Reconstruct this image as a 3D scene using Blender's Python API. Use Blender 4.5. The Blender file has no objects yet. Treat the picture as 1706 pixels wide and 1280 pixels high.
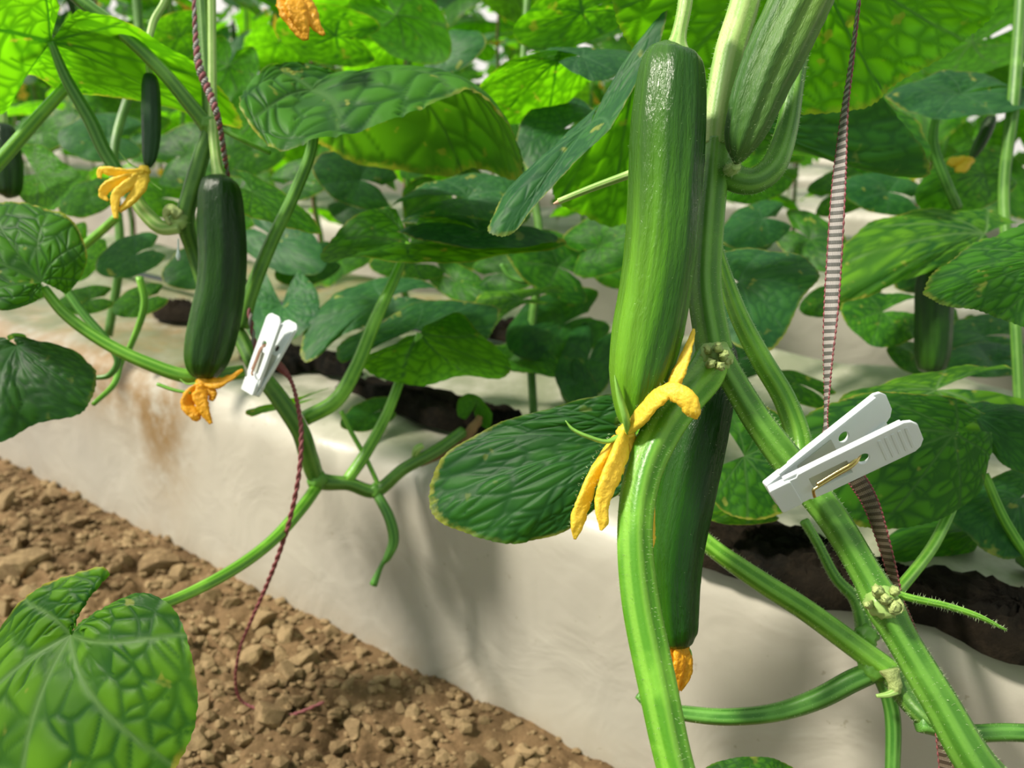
import bpy, math, random
import numpy as np
from mathutils import Vector, Matrix
C = bpy.context.scene.collection
RS = np.random.RandomState
random.seed(7)

# ------------------------------------------------------------------ camera
F = 1300.0; CX, CY = 853.0, 640.0; H = 0.55; PITCH = math.radians(20.6)
cp, sp_ = math.cos(PITCH), math.sin(PITCH)
RIGHT = np.array([1., 0, 0]); UP = np.array([0, sp_, cp]); FWD = np.array([0, cp, -sp_])
EYE = np.array([0, 0, H])
def P(x, y, d):
    """point seen at photograph pixel (x, y), d metres away along the optical axis"""
    return EYE + d*(FWD + RIGHT*((x-CX)/F) - UP*((y-CY)/F))
def proj(p):
    v = np.asarray(p)-EYE; d = v@FWD
    return CX+F*(v@RIGHT)/d, CY-F*(v@UP)/d, d
cam = bpy.data.cameras.new('camera'); co = bpy.data.objects.new('camera', cam); C.objects.link(co)
co.location = EYE; co.rotation_euler = (math.pi/2-PITCH, 0, 0)
cam.sensor_width = 36; cam.lens = 36*F/1706; cam.clip_start = 0.02; cam.clip_end = 200
cam.dof.use_dof = True; cam.dof.focus_distance = 0.38; cam.dof.aperture_fstop = 9.0
bpy.context.scene.camera = co
# ------------------------------------------------------------------ light
sc = bpy.context.scene
sc.view_settings.view_transform = 'Standard'; sc.view_settings.look = 'None'
sc.view_settings.exposure = 0.45; sc.view_settings.gamma = 1; sc.view_settings.use_curve_mapping = False
w = bpy.data.worlds.new('overcast_film'); sc.world = w; w.use_nodes = True
bg = w.node_tree.nodes['Background']; bg.inputs[0].default_value = (0.97, 0.985, 1.0, 1); bg.inputs[1].default_value = 0.69
sl = bpy.data.lights.new('sun', 'SUN'); so = bpy.data.objects.new('sun', sl); C.objects.link(so)
sl.energy = 4.4; sl.angle = math.radians(7); sl.color = (1.0, 0.93, 0.80)
so.rotation_euler = Vector((-0.85, -0.24, 1.10)).to_track_quat('Z', 'Y').to_euler()
so.location = (-3, -2, 5)

# ------------------------------------------------------------------ materials
class NT:
    def __init__(s, name):
        s.m = bpy.data.materials.new(name); s.m.use_nodes = True
        s.t = s.m.node_tree; s.b = s.t.nodes['Principled BSDF']; s.out = s.t.nodes['Material Output']
    def n(s, kind, **kw):
        nd = s.t.nodes.new(kind)
        for k, v in kw.items(): setattr(nd, k, v)
        return nd
    def l(s, a, b): s.t.links.new(a, b)
    def val(s, sock, v):
        if hasattr(v, 'is_output') or isinstance(v, bpy.types.NodeSocket): s.l(v, sock)
        else: sock.default_value = v
    def math(s, op, a, b=0.0, c=None, clamp=False):
        nd = s.n('ShaderNodeMath', operation=op, use_clamp=clamp); s.val(nd.inputs[0], a); s.val(nd.inputs[1], b)
        if c is not None: s.val(nd.inputs[2], c)
        return nd.outputs[0]
    def mix(s, f, a, b):
        nd = s.n('ShaderNodeMix', data_type='RGBA'); s.val(nd.inputs[0], f)
        for i, v in ((6, a), (7, b)):
            if isinstance(v, tuple): nd.inputs[i].default_value = (*v[:3], 1)
            else: s.l(v, nd.inputs[i])
        return nd.outputs[2]
    def ramp(s, x, lo, hi):
        nd = s.n('ShaderNodeMapRange', interpolation_type='SMOOTHSTEP'); s.val(nd.inputs[0], x)
        nd.inputs[1].default_value = lo; nd.inputs[2].default_value = hi
        return nd.outputs[0]
    def attr(s, name): return s.n('ShaderNodeAttribute', attribute_name=name).outputs['Fac']
    def noise(s, scale, detail=3, vec=None, rough=.5, dist=0):
        nd = s.n('ShaderNodeTexNoise'); nd.inputs['Scale'].default_value = scale; nd.inputs['Detail'].default_value = detail
        nd.inputs['Roughness'].default_value = rough; nd.inputs['Distortion'].default_value = dist
        if vec is None: vec = s.n('ShaderNodeTexCoord').outputs['Object']
        s.l(vec, nd.inputs['Vector']); return nd.outputs[0]
    def bump(s, h, strength=.3, dist=.001):
        nd = s.n('ShaderNodeBump'); nd.inputs['Strength'].default_value = strength; nd.inputs['Distance'].default_value = dist
        s.l(h, nd.inputs['Height']); s.l(nd.outputs[0], s.b.inputs['Normal']); return nd.outputs[0]
    def set(s, **kw):
        for k, v in kw.items(): s.val(s.b.inputs[k.replace('_', ' ')], v if not (isinstance(v, tuple) and len(v) == 3) else (*v, 1))
        return s
def trans_mix(N, color, fac):
    t = N.n('ShaderNodeBsdfTranslucent')
    if isinstance(color, tuple): t.inputs[0].default_value = (*color, 1)
    else: N.l(color, t.inputs[0])
    mx = N.n('ShaderNodeMixShader'); mx.inputs[0].default_value = fac
    N.l(N.b.outputs[0], mx.inputs[1]); N.l(t.outputs[0], mx.inputs[2]); N.l(mx.outputs[0], N.out.inputs[0])

def leaf_mat(name, cell, dark, pale, tcell, tdark, edge=0.5, under=(.075, .22, .018), fac=.42, rough=.5, spots=.5):
    N = NT(name)
    oi = N.n('ShaderNodeObjectInfo'); tc = N.n('ShaderNodeTexCoord')
    add = N.n('ShaderNodeVectorMath', operation='ADD'); N.l(tc.outputs['Object'], add.inputs[0])
    cmb = N.n('ShaderNodeCombineXYZ'); r9 = N.math('MULTIPLY', oi.outputs['Random'], 30.0)
    for i in range(3): N.l(r9, cmb.inputs[i])
    N.l(cmb.outputs[0], add.inputs[1]); vec = add.outputs[0]
    vn = N.attr('vein'); mv = N.attr('mainvein'); rho = N.attr('rho')
    big = N.noise(22, 2, vec); f = N.ramp(big, .38, .68); rim = N.ramp(N.noise(14, 2, vec), .40, .62)
    fine = N.noise(170, 4, vec)
    v2 = N.math('ADD', N.math('MULTIPLY', vn, .75), N.math('MULTIPLY', f, .45), clamp=True)
    top = N.mix(v2, cell, dark)
    top = N.mix(N.math('MULTIPLY', mv, .75), top, pale)
    sp = N.noise(75, 2, vec); spm = N.math('MULTIPLY', N.ramp(sp, .66, .74), spots)
    top = N.mix(spm, top, (.40, .42, .08))
    ed = N.ramp(N.math('ADD', rho, N.math('MULTIPLY', N.math('SUBTRACT', fine, .5), .10)), .955, 1.0)
    edf = N.math('MULTIPLY', N.math('MULTIPLY', ed, rim), edge)
    top = N.mix(edf, top, (.50, .46, .07))
    # slight per-leaf hue shift
    hs = N.n('ShaderNodeHueSaturation'); N.l(top, hs.inputs['Color'])
    N.l(N.math('ADD', N.math('MULTIPLY', oi.outputs['Random'], .35), .83), hs.inputs['Value']); top = hs.outputs[0]
    back = N.n('ShaderNodeNewGeometry').outputs['Backfacing']
    un = N.mix(N.math('MULTIPLY', vn, .55), under, tuple(c*.55 for c in under))
    un = N.mix(N.math('MULTIPLY', mv, .5), un, (.16, .30, .08))
    col = N.mix(back, top, un)
    N.set(Base_Color=col, Roughness=rough); N.b.inputs['Specular IOR Level'].default_value = .22
    N.bump(fine, .25, .0006)
    tcol = N.mix(N.math('ADD', N.math('MULTIPLY', vn, .80), N.math('MULTIPLY', mv, .5), clamp=True), tcell, tdark)
    tcol = N.mix(N.math('MULTIPLY', f, .35), tcol, tuple(c*.6 for c in tcell))
    tcol = N.mix(edf, tcol, (.75, .55, .05))
    tcol = N.mix(spm, tcol, (.6, .5, .04))
    trans_mix(N, tcol, fac); return N.m
LM = {
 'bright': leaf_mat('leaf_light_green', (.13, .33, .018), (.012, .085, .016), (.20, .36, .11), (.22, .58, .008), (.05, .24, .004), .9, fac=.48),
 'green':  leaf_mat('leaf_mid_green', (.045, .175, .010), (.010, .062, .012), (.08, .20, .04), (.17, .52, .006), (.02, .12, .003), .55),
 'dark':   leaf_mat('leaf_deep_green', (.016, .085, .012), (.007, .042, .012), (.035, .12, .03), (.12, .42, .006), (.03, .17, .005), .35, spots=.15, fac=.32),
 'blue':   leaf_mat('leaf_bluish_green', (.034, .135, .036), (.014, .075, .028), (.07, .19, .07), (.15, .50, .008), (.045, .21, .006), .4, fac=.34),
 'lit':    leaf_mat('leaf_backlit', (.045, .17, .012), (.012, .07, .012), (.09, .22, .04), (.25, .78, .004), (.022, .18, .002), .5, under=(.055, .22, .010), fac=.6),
}
def stem_mat(name, a, b, rough=.42):
    N = NT(name); tc = N.n('ShaderNodeUVMap')
    sx = N.n('ShaderNodeSeparateXYZ'); N.l(tc.outputs[0], sx.inputs[0])
    st = N.math('SINE', N.math('MULTIPLY', sx.outputs[0], 2*math.pi*7))
    f = N.ramp(st, -.7, .9); big = N.noise(35, 3)
    col = N.mix(N.math('MULTIPLY', f, .8), a, b)
    col = N.mix(N.math('MULTIPLY', N.ramp(big, .45, .7), .5), col, tuple(min(1, c*1.35) for c in b))
    N.set(Base_Color=col, Roughness=rough); N.b.inputs['Specular IOR Level'].default_value = .45
    N.b.inputs['Subsurface Weight'].default_value = .12; N.b.inputs['Subsurface Radius'].default_value = (.002, .004, .001)
    N.b.inputs['Subsurface Scale'].default_value = 1.0
    N.bump(N.math('ADD', N.math('MULTIPLY', f, .5), N.noise(600, 4)), .35, .0005)
    return N.m
SM = {'stem': stem_mat('stem_green', (.055, .18, .015), (.14, .33, .042)),
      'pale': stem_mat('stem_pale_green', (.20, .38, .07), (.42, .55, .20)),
      'petiole': stem_mat('petiole_bright_green', (.075, .25, .012), (.20, .44, .045), .35),
      'olive': stem_mat('stem_olive', (.045, .14, .015), (.12, .26, .04)),
      'deep': stem_mat('stem_deep_green', (.04, .16, .015), (.12, .30, .05))}
def cuc_mat(name, dark, light, yellow, lightness=1.0):
    N = NT(name); uvn = N.n('ShaderNodeUVMap'); sx = N.n('ShaderNodeSeparateXYZ'); N.l(uvn.outputs[0], sx.inputs[0])
    u, v = sx.outputs[0], sx.outputs[1]     # v: 0 at stalk, 1 at blossom end
    ang = N.math('MULTIPLY', u, 2*math.pi)
    cb = N.n('ShaderNodeCombineXYZ'); N.l(N.math('COSINE', ang), cb.inputs[0]); N.l(N.math('SINE', ang), cb.inputs[1]); N.l(N.math('MULTIPLY', v, .45), cb.inputs[2])
    st = N.noise(2.1, 3, cb.outputs[0], .6); st2 = N.ramp(st, .42, .62)
    cb2 = N.n('ShaderNodeCombineXYZ'); N.l(cb.outputs[0], cb2.inputs[0])
    fade = N.ramp(N.math('ADD', v, N.math('MULTIPLY', N.math('SUBTRACT', st, .5), .5)), .18, .95)
    f = N.math('MULTIPLY', st2, N.math('ADD', N.math('MULTIPLY', fade, .75*lightness), .18*lightness))
    c = N.mix(f, dark, light)
    c = N.mix(N.math('MULTIPLY', fade, .30*lightness), c, light)
    side = N.ramp(N.math('COSINE', N.math('SUBTRACT', ang, .9+math.pi)), .45, 1.0)  # pale belly turned sunward: side light put into the skin colour
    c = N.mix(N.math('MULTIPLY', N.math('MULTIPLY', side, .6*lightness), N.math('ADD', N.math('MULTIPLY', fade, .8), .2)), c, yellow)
    N.set(Base_Color=c, Roughness=.45 if 'young' in name else .24); N.b.inputs['Specular IOR Level'].default_value = .32
    N.b.inputs['Subsurface Weight'].default_value = .08; N.b.inputs['Subsurface Radius'].default_value = (.002, .005, .001); N.b.inputs['Subsurface Scale'].default_value = 1.0
    cb3 = N.n('ShaderNodeCombineXYZ'); N.l(N.math('MULTIPLY', N.math('COSINE', ang), 1.0), cb3.inputs[0]); N.l(N.math('SINE', ang), cb3.inputs[1]); N.l(N.math('MULTIPLY', v, 2.2), cb3.inputs[2])
    h = N.math('ADD', N.noise(9, 4, cb3.outputs[0], .55, .6), N.math('MULTIPLY', N.noise(38, 2, cb3.outputs[0]), .22))
    N.bump(h, .38, .0022); return N.m
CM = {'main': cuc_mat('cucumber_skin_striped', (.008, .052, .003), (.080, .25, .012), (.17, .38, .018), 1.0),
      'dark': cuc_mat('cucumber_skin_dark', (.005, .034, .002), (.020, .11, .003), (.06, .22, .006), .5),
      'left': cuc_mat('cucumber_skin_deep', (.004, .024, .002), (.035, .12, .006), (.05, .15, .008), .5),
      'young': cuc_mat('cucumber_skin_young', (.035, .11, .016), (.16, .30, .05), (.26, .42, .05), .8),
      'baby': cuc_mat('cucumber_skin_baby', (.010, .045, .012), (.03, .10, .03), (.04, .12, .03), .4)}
def simple(name, col, rough=.5, var=.25, scale=60, bump=.2, bd=.001, metal=0, trans=None, fac=.4):
    N = NT(name); nz = N.noise(scale, 4)
    c = N.mix(nz, tuple(x*(1-var) for x in col), tuple(min(1, x*(1+var)) for x in col))
    N.set(Base_Color=c, Roughness=rough, Metallic=metal); N.bump(N.noise(scale*3, 3), bump, bd)
    if trans: trans_mix(N, trans, fac)
    return N.m
M = {'petal': simple('petal_yellow', (1.0, .68, .06), .5, .10, 160, .6, .0012, trans=(1.0, .72, .04), fac=.3),
     'petal_orange': simple('petal_orange', (.88, .42, .012), .5, .25, 140, .8, .0015, trans=(.98, .50, .01), fac=.3),
     'sepal': simple('sepal_green', (.20, .42, .06), .5, .2, 200),
     'hair': simple('plant_hairs', (.62, .74, .45), .5, .1, trans=(.7, .8, .5), fac=.4),
     'scar': simple('scar_pale', (.36, .44, .15), .6, .3, 250, .8, .001),
     'brown': simple('withered_brown', (.22, .12, .05), .8, .4, 120),
     'tip': simple('cut_tip_pink', (.55, .35, .22), .6, .1),
     'white_plastic': simple('clip_white_plastic', (.80, .84, .86), .28, .03, 20, .05, .0003, trans=(.85, .9, .92), fac=.22),
     'clear_plastic': simple('clip_grey_recess', (.60, .62, .55), .3, .05, 20, .05, .0003, trans=(.7, .72, .6), fac=.3),
     'brass': simple('clip_brass_wire', (.62, .48, .20), .25, .1, 60, .05, .0003, metal=1),
     'rust': simple('clip_rusty_wire', (.30, .16, .10), .6, .3, 200),
     'steel': simple('galvanised_steel', (.50, .53, .56), .4, .1, 20, metal=.6),
     'black': simple('black_plastic', (.020, .022, .030), .35, .3, 20),
     'cord_red': simple('cord_dark_red', (.20, .05, .055), .6, .5, 900, .3, .0003),
     'far_film': simple('far_greenhouse_film', (.86, .89, .92), .5, .04, 3, .1, .01, trans=(.95, .97, 1.0), fac=.5),
     'drop': simple('water_drop', (.6, .7, .65), .05, .02)}
def soil_material(name, base, dark, scale=1.0):
    N = NT(name); geo = N.n('ShaderNodeNewGeometry').outputs['Position']
    a = N.noise(9*scale, 5, geo); b = N.noise(90*scale, 6, geo, .65)
    c = N.mix(N.ramp(a, .35, .65), dark, base); c = N.mix(N.math('MULTIPLY', N.ramp(b, .45, .72), .6), c, tuple(min(1, x*1.5) for x in base))
    N.set(Base_Color=c, Roughness=.95); N.b.inputs['Specular IOR Level'].default_value = .1
    N.bump(N.noise(240*scale, 6, geo, .7), .8, .004); return N.m
M['soil'] = soil_material('aisle_soil', (.235, .152, .078), (.115, .072, .036))
M['clod'] = soil_material('dry_clod', (.33, .235, .125), (.20, .135, .070))
M['wetsoil'] = soil_material('dark_bed_soil', (.018, .013, .008), (.005, .005, .004))
def film_material():
    N = NT('mulch_film'); geo = N.n('ShaderNodeNewGeometry').outputs['Position']
    z = N.n('ShaderNodeSeparateXYZ'); N.l(geo, z.inputs[0])
    a = N.noise(3.2, 4, geo); b = N.noise(26, 6, geo, .7)
    c = N.mix(N.ramp(a, .35, .7), (.385, .36, .31), (.465, .435, .365))
    st = N.attr('stain'); sf = N.math('MULTIPLY', st, N.ramp(b, .22, .62))
    c = N.mix(N.math('MULTIPLY', sf, .9), c, (.26, .17, .08))
    tp = N.attr('mossy'); mf = N.math('MULTIPLY', tp, N.ramp(N.noise(11, 5, geo, .65), .30, .60))
    c = N.mix(N.math('MULTIPLY', mf, .8), c, (.17, .185, .115))
    dots = N.ramp(N.noise(150, 2, geo), .70, .76); c = N.mix(N.math('MULTIPLY', dots, .5), c, (.25, .22, .15))
    N.set(Base_Color=c, Roughness=.38); N.b.inputs['Specular IOR Level'].default_value = .4
    N.bump(N.math('ADD', N.noise(12, 3, geo, .5, 1.0), N.math('MULTIPLY', b, .15)), .35, .01)
    return N.m
M['film'] = film_material()
def band_material(nm, ca, cb):
    N = NT(nm); uvn = N.n('ShaderNodeUVMap'); sx = N.n('ShaderNodeSeparateXYZ'); N.l(uvn.outputs[0], sx.inputs[0])
    v = sx.outputs[1]   # metres along
    s = N.math('SINE', N.math('MULTIPLY', v, 2*math.pi/.0036)); f = N.ramp(s, -.3, .35)
    fine = N.math('SINE', N.math('MULTIPLY', sx.outputs[0], 2*math.pi*9)); ff = N.ramp(fine, -.4, .4)
    c = N.mix(f, ca, cb); c = N.mix(N.math('MULTIPLY', ff, .5), c, tuple(x*.35 for x in cb))
    N.set(Base_Color=c, Roughness=.45); N.bump(N.math('ADD', f, ff), .5, .0004); return N.m
M['band'] = band_material('woven_tape', (.07, .07, .06), (.42, .38, .36)); M['band_brown'] = band_material('woven_tape_soiled', (.05, .035, .02), (.17, .13, .09))

# ------------------------------------------------------------------ building helpers
WL = {}
def tag(o, label=None, cat=None, group=None, kind=None):
    if label: o['label'] = label
    if cat: o['category'] = cat
    if group: o['group'] = group
    if kind: o['kind'] = kind
    return o
def thing(name, loc, label, cat, group=None):
    o = bpy.data.objects.new(name, None); C.objects.link(o); o.empty_display_size = .01
    o.location = tuple(loc); WL[o.name] = np.array(loc, float); return tag(o, label, cat, group)
def mk(name, V, Fc, mat, parent=None, uv=None, attrs=None, origin=None, smooth=True, kind=None, label=None):
    V = np.asarray(V, float); Fc = np.asarray(Fc)
    origin = V.mean(0) if origin is None else np.asarray(origin, float)
    me = bpy.data.meshes.new(name); L = V - origin
    n, k = Fc.shape
    me.vertices.add(len(L)); me.vertices.foreach_set('co', L.astype(np.float32).ravel())
    me.loops.add(n*k); me.loops.foreach_set('vertex_index', Fc.astype(np.int32).ravel())
    me.polygons.add(n); me.polygons.foreach_set('loop_start', np.arange(0, n*k, k, dtype=np.int32)); me.polygons.foreach_set('loop_total', np.full(n, k, dtype=np.int32))
    if uv is not None:
        ul = me.uv_layers.new(name='UVMap'); ul.data.foreach_set('uv', np.asarray(uv, np.float32)[Fc.ravel()].ravel())
    if attrs:
        for an, av in attrs.items():
            a = me.attributes.new(an, 'FLOAT', 'POINT'); a.data.foreach_set('value', np.asarray(av, np.float32))
    me.update(calc_edges=True); me.validate()
    me.polygons.foreach_set('use_smooth', np.full(len(me.polygons), smooth))
    me.materials.append(mat)
    o = bpy.data.objects.new(name, me); C.objects.link(o)
    pl = np.zeros(3)
    if parent is not None: o.parent = parent; pl = WL[parent.name]
    o.location = tuple(origin-pl); WL[o.name] = origin.copy()
    if kind: o['kind'] = kind
    if label: o['label'] = label
    return o
def copy_tree(o, parent=None):
    c = o.copy(); C.objects.link(c); c.parent = parent
    for ch in list(o.children): copy_tree(ch, c)
    return c
def spline(A, n):
    """Catmull-Rom through rows of A, n samples"""
    A = np.asarray(A, float)
    if len(A) == 2: t = np.linspace(0, 1, n)[:, None]; return A[0]*(1-t)+A[1]*t
    E = np.vstack([2*A[0]-A[1], A, 2*A[-1]-A[-2]])
    t = np.linspace(0, len(A)-1, n); i = np.minimum(t.astype(int), len(A)-2); f = (t-i)[:, None]
    p0, p1, p2, p3 = E[i], E[i+1], E[i+2], E[i+3]
    return .5*((2*p1)+(-p0+p2)*f+(2*p0-5*p1+4*p2-p3)*f*f+(-p0+3*p1-3*p2+p3)*f**3)
def frames(c, ref=None):
    T = np.gradient(c, axis=0); T /= np.linalg.norm(T, axis=1)[:, None]+1e-12
    r = np.array(ref if ref is not None else [-.3, -1., .1]); X = np.zeros_like(c)
    for i in range(len(c)):
        r = r - T[i]*(r@T[i]); r /= np.linalg.norm(r)+1e-12; X[i] = r
    return T, X, np.cross(T, X)
def smooth_noise(n, k, rs):
    return np.interp(np.linspace(0, k, n), np.arange(k+1), rs.uniform(-1, 1, k+1))
def tube_geo(c, r, sides=14, ridges=5, ridge=.07, squash=1.0, crumple=0, seed=0, twist=0, cap=True, phase=0):
    rs = RS(seed); n = len(c); T, X, Y = frames(c)
    ph = np.pi+np.linspace(0, 2*np.pi, sides, endpoint=False)   # seam at the back
    tw = twist*np.linspace(0, 1, n)[:, None]
    a = ph[None]+tw
    rr = r[:, None]*(1+ridge*np.cos(ridges*ph+phase))[None]
    if crumple:
        g = rs.uniform(-1, 1, (n, sides)); g = (g+np.roll(g, 1, 0)+np.roll(g, -1, 0))/2
        rr = rr*(1+crumple*g)
    V = c[:, None]+X[:, None]*(rr*np.cos(ph)[None]*np.cos(tw) - rr*squash*np.sin(ph)[None]*np.sin(tw))[..., None] \
        + Y[:, None]*(rr*np.cos(ph)[None]*np.sin(tw) + rr*squash*np.sin(ph)[None]*np.cos(tw))[..., None]
    V = V.reshape(-1, 3); i, j = np.meshgrid(np.arange(n-1), np.arange(sides), indexing='ij')
    j2 = (j+1) % sides
    Fc = np.stack([i*sides+j, i*sides+j2, (i+1)*sides+j2, (i+1)*sides+j], -1).reshape(-1, 4)
    s = np.concatenate([[0], np.cumsum(np.linalg.norm(np.diff(c, axis=0), axis=1))])
    uv = np.stack(np.broadcast_arrays(((ph-np.pi)/(2*np.pi))[None], (s/s[-1])[:, None]), -1).reshape(-1, 2)
    if cap:
        k = len(V); V = np.vstack([V, c[0], c[-1]]); uv = np.vstack([uv, [0, 0], [0, 1]])
        jj = np.arange(sides); j3 = (jj+1) % sides
        f1 = np.stack([np.full(sides, k), j3, jj, jj], -1); f2 = np.stack([np.full(sides, k+1), (n-1)*sides+jj, (n-1)*sides+j3, (n-1)*sides+j3], -1)
        return V, Fc, uv, (f1, f2), s
    return V, Fc, uv, None, s
def join_quads_tris(V, Fc, caps):
    # express everything as triangles so one array does
    t = np.vstack([Fc[:, [0, 1, 2]], Fc[:, [0, 2, 3]]])
    if caps: t = np.vstack([t]+[c[:, :3] for c in caps])
    return t
def tubeW(name, W, mat, parent=None, seg=None, **kw):
    """W rows: world x, y, z, radius in metres"""
    W = np.asarray(W, float); seg = seg or max(10, 6*len(W)); S = spline(W, seg)
    extra = {k: kw.pop(k) for k in ('kind', 'label') if k in kw}
    V, Fc, uv, caps, s = tube_geo(S[:, :3], np.maximum(S[:, 3], 1e-5), **kw)
    return mk(name, V, join_quads_tris(V, Fc, caps), mat, parent, uv, origin=S[0, :3], **extra)
def pw(pts):
    return np.array([[*P(x, y, d), r*d/F] for x, y, d, r in pts])
HAIR = []   # (path, radius, density)
def tube(name, pts, mat, parent=None, hair=0, **kw):
    W = pw(pts); o = tubeW(name, W, mat, parent, **kw)
    if hair: HAIR.append((W, hair, parent))
    return o
def hairs(parent, seed=3, length=.0016):
    rs = RS(seed); VV = []; FF = []; k = 0
    for W, dens, par in HAIR:
        if par is not parent: continue
        S = spline(W, 160); c = S[:, :3]; r = S[:, 3]; T, X, Y = frames(c)
        for _ in range(int(dens*1.8)):
            i = rs.randint(0, 160); a = rs.uniform(0, 2*np.pi); d = X[i]*np.cos(a)+Y[i]*np.sin(a)
            b = c[i]+d*r[i]*.97; q = d+T[i]*rs.uniform(-.4, .4); ln = length*rs.uniform(.5, 1.2)
            w = 8e-5; VV += [b+T[i]*w, b-T[i]*w, b+np.cross(T[i], d)*w*1.6, b+q*ln]
            FF += [[k, k+1, k+3], [k+1, k+2, k+3], [k+2, k, k+3]]; k += 4
    if VV: mk('stem_hairs', VV, FF, M['hair'], parent, kind='stuff', smooth=False, origin=WL[parent.name])

# ---- leaves
def vein_field(x, y, seed, cells=240, bs=3.8):
    rs = RS(seed); r = np.hypot(x, y); th = np.arctan2(y, x); D = np.pi/4
    jit = .10*np.sin(3*r+seed); a = (th+jit+D/2) % D - D/2
    s = r*np.cos(a); d = np.abs(r*np.sin(a)); sg = np.sign(a)
    main = np.exp(-(d/(.011*(1.3-.8*np.minimum(r, 1))+.003))**2)
    phs = (s-.75*d+.05*np.sin(9*x+seed)*np.sin(8*y))*bs+sg*.25+.25*np.sin(5*x+3*y+seed)
    sd = np.abs(phs-np.round(phs))/bs*.8
    sec = np.exp(-(sd/.014)**2)*(r > .08)
    Cc = rs.uniform(-1.15, 1.15, (cells, 2))
    f1 = np.full(x.shape, 9.); f2 = f1.copy()
    for cx, cy in Cc:
        q = np.hypot(x-cx, y-cy); f2 = np.minimum(f2, np.maximum(f1, q)); f1 = np.minimum(f1, q)
    e = f2-f1
    ter = np.exp(-(e/.035)**2)*.9
    vein = np.maximum(np.maximum(main, sec*.9), ter)
    dist = np.minimum(np.minimum(d*.9, sd*1.1+.002), e*.7+.003)
    h = 1-np.exp(-dist/.04)
    return np.clip(vein, 0, 1), main, h
def canon_R(th):
    t = np.abs(np.degrees(th))
    return np.interp(t, [0, 12, 32, 58, 82, 118, 140, 158, 170], [1.0, .93, .84, .89, .82, .83, .80, .72, .42])
def leaf_surface(J, B, MID, nt, nr, quilt, seed, span=160, tooth=.012, cells=240):
    """J junction, B boundary controls (k,3), MID mid controls (k,3)"""
    rs = RS(seed+50)
    Bs = spline(B, nt); Ms = spline(MID, nt); th = np.radians(np.linspace(-span, span, nt))
    R = np.linspace(0, 1, nr)**.85
    teeth = 1+tooth*((np.arange(nt)*.37*(220/nt)*1.0) % 1.0-.5)+.010*smooth_noise(nt, 14, rs)
    rr = R[None, :, None]*np.where(R > .9, 1.0, 1.0)[None, :, None]
    # quadratic through J (0), MID (.5), B (1)
    q = rr; V = J*(1-q)*(1-2*q)+4*q*(1-q)*Ms[:, None]+q*(2*q-1)*Bs[:, None]
    te = (teeth-1)[:, None]*np.clip((R-.8)/.2, 0, 1)[None]
    V = V+(V-J)*te[..., None]
    cr = canon_R(th)[:, None]*R[None]; x = cr*np.cos(th)[:, None]; y = cr*np.sin(th)[:, None]
    vein, main, h = vein_field(x, y, seed, cells)
    # normals
    du = np.gradient(V, axis=0); dv = np.gradient(V, axis=1); N = np.cross(dv, du); N /= np.linalg.norm(N, axis=2)[..., None]+1e-12
    size = np.median(np.linalg.norm(Bs-J, axis=1))
    N = N.copy(); N[:, 0] = N[:, 1].mean(0)
    N[:, 0] /= np.linalg.norm(N[:, 0], axis=1)[:, None]+1e-9
    wave = .018*size*np.sin(th*9+seed)[:, None]*(R**3)[None]
    V = V+N*((h*quilt*size*np.clip(R*5, 0, 1)[None]+wave)[..., None])
    rho = np.broadcast_to(R[None], vein.shape)
    i, j = np.meshgrid(np.arange(nt-1), np.arange(nr-1), indexing='ij')
    Fc = np.stack([i*nr+j, i*nr+j+1, (i+1)*nr+j+1, (i+1)*nr+j], -1).reshape(-1, 4)
    uv = np.stack([x, y], -1).reshape(-1, 2)
    return V.reshape(-1, 3), Fc, uv, dict(vein=vein.ravel(), mainvein=main.ravel(), rho=rho.ravel())
def leaf(parent, J, pts, mat='green', res=1, quilt=.035, bulge=.10, seed=None, mids=None, label=None, petiole=None, pmat='petiole', cells=240, tooth=.014, hair=0):
    """J=(x,y,d); pts listed counter-clockwise as seen when the top face is towards us, clockwise when the underside is."""
    seed = seed if seed is not None else int(abs(J[0]*3+J[1]*7)) % 997
    Jw = P(*J); B = np.array([P(*p) for p in pts])
    nrm = np.zeros(3)
    for a, b in zip(B[:-1], B[1:]): nrm += np.cross(a-Jw, b-Jw)
    nrm /= np.linalg.norm(nrm)+1e-12
    Mi = .5*(B+Jw)+nrm*bulge*np.linalg.norm(B-Jw, axis=1)[:, None]
    if mids:
        for k, m in mids.items(): Mi[k] = P(*m)
    nt, nr = {0: (70, 16), 1: (120, 34), 2: (230, 72)}[res]
    V, Fc, uv, at = leaf_surface(Jw, B, Mi, nt, nr, quilt, seed, tooth=tooth, cells=cells)
    o = mk('leaf', V, Fc, LM[mat], parent, uv, at, origin=Jw, label=label)
    if petiole is not None:
        tube('petiole', petiole, SM[pmat], o, sides=12, ridge=.06)
        if hair: HAIR.append((pw(petiole), hair, parent))
    return o
def ell(cx, cy, rx, ry, rot, d0, dd, n=14, cw=False, start=None, dx=0, dy=0):
    """ellipse outline in view; tip at angle 'rot' (deg, y up); depth d0 + gradient"""
    out = []
    for k in range(n):
        a = math.radians(-171+342*k/(n-1)); a = -a if cw else a
        R = canon_R(np.array([a]))[0]
        u, v = R*math.cos(a)*rx, R*math.sin(a)*ry
        c, s = math.cos(math.radians(rot)), math.sin(math.radians(rot))
        X, Y = u*c-v*s, u*s+v*c
        out.append((cx+X, cy-Y, d0+dd*u/rx+dx*X/100+dy*Y/100))
    return out

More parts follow.
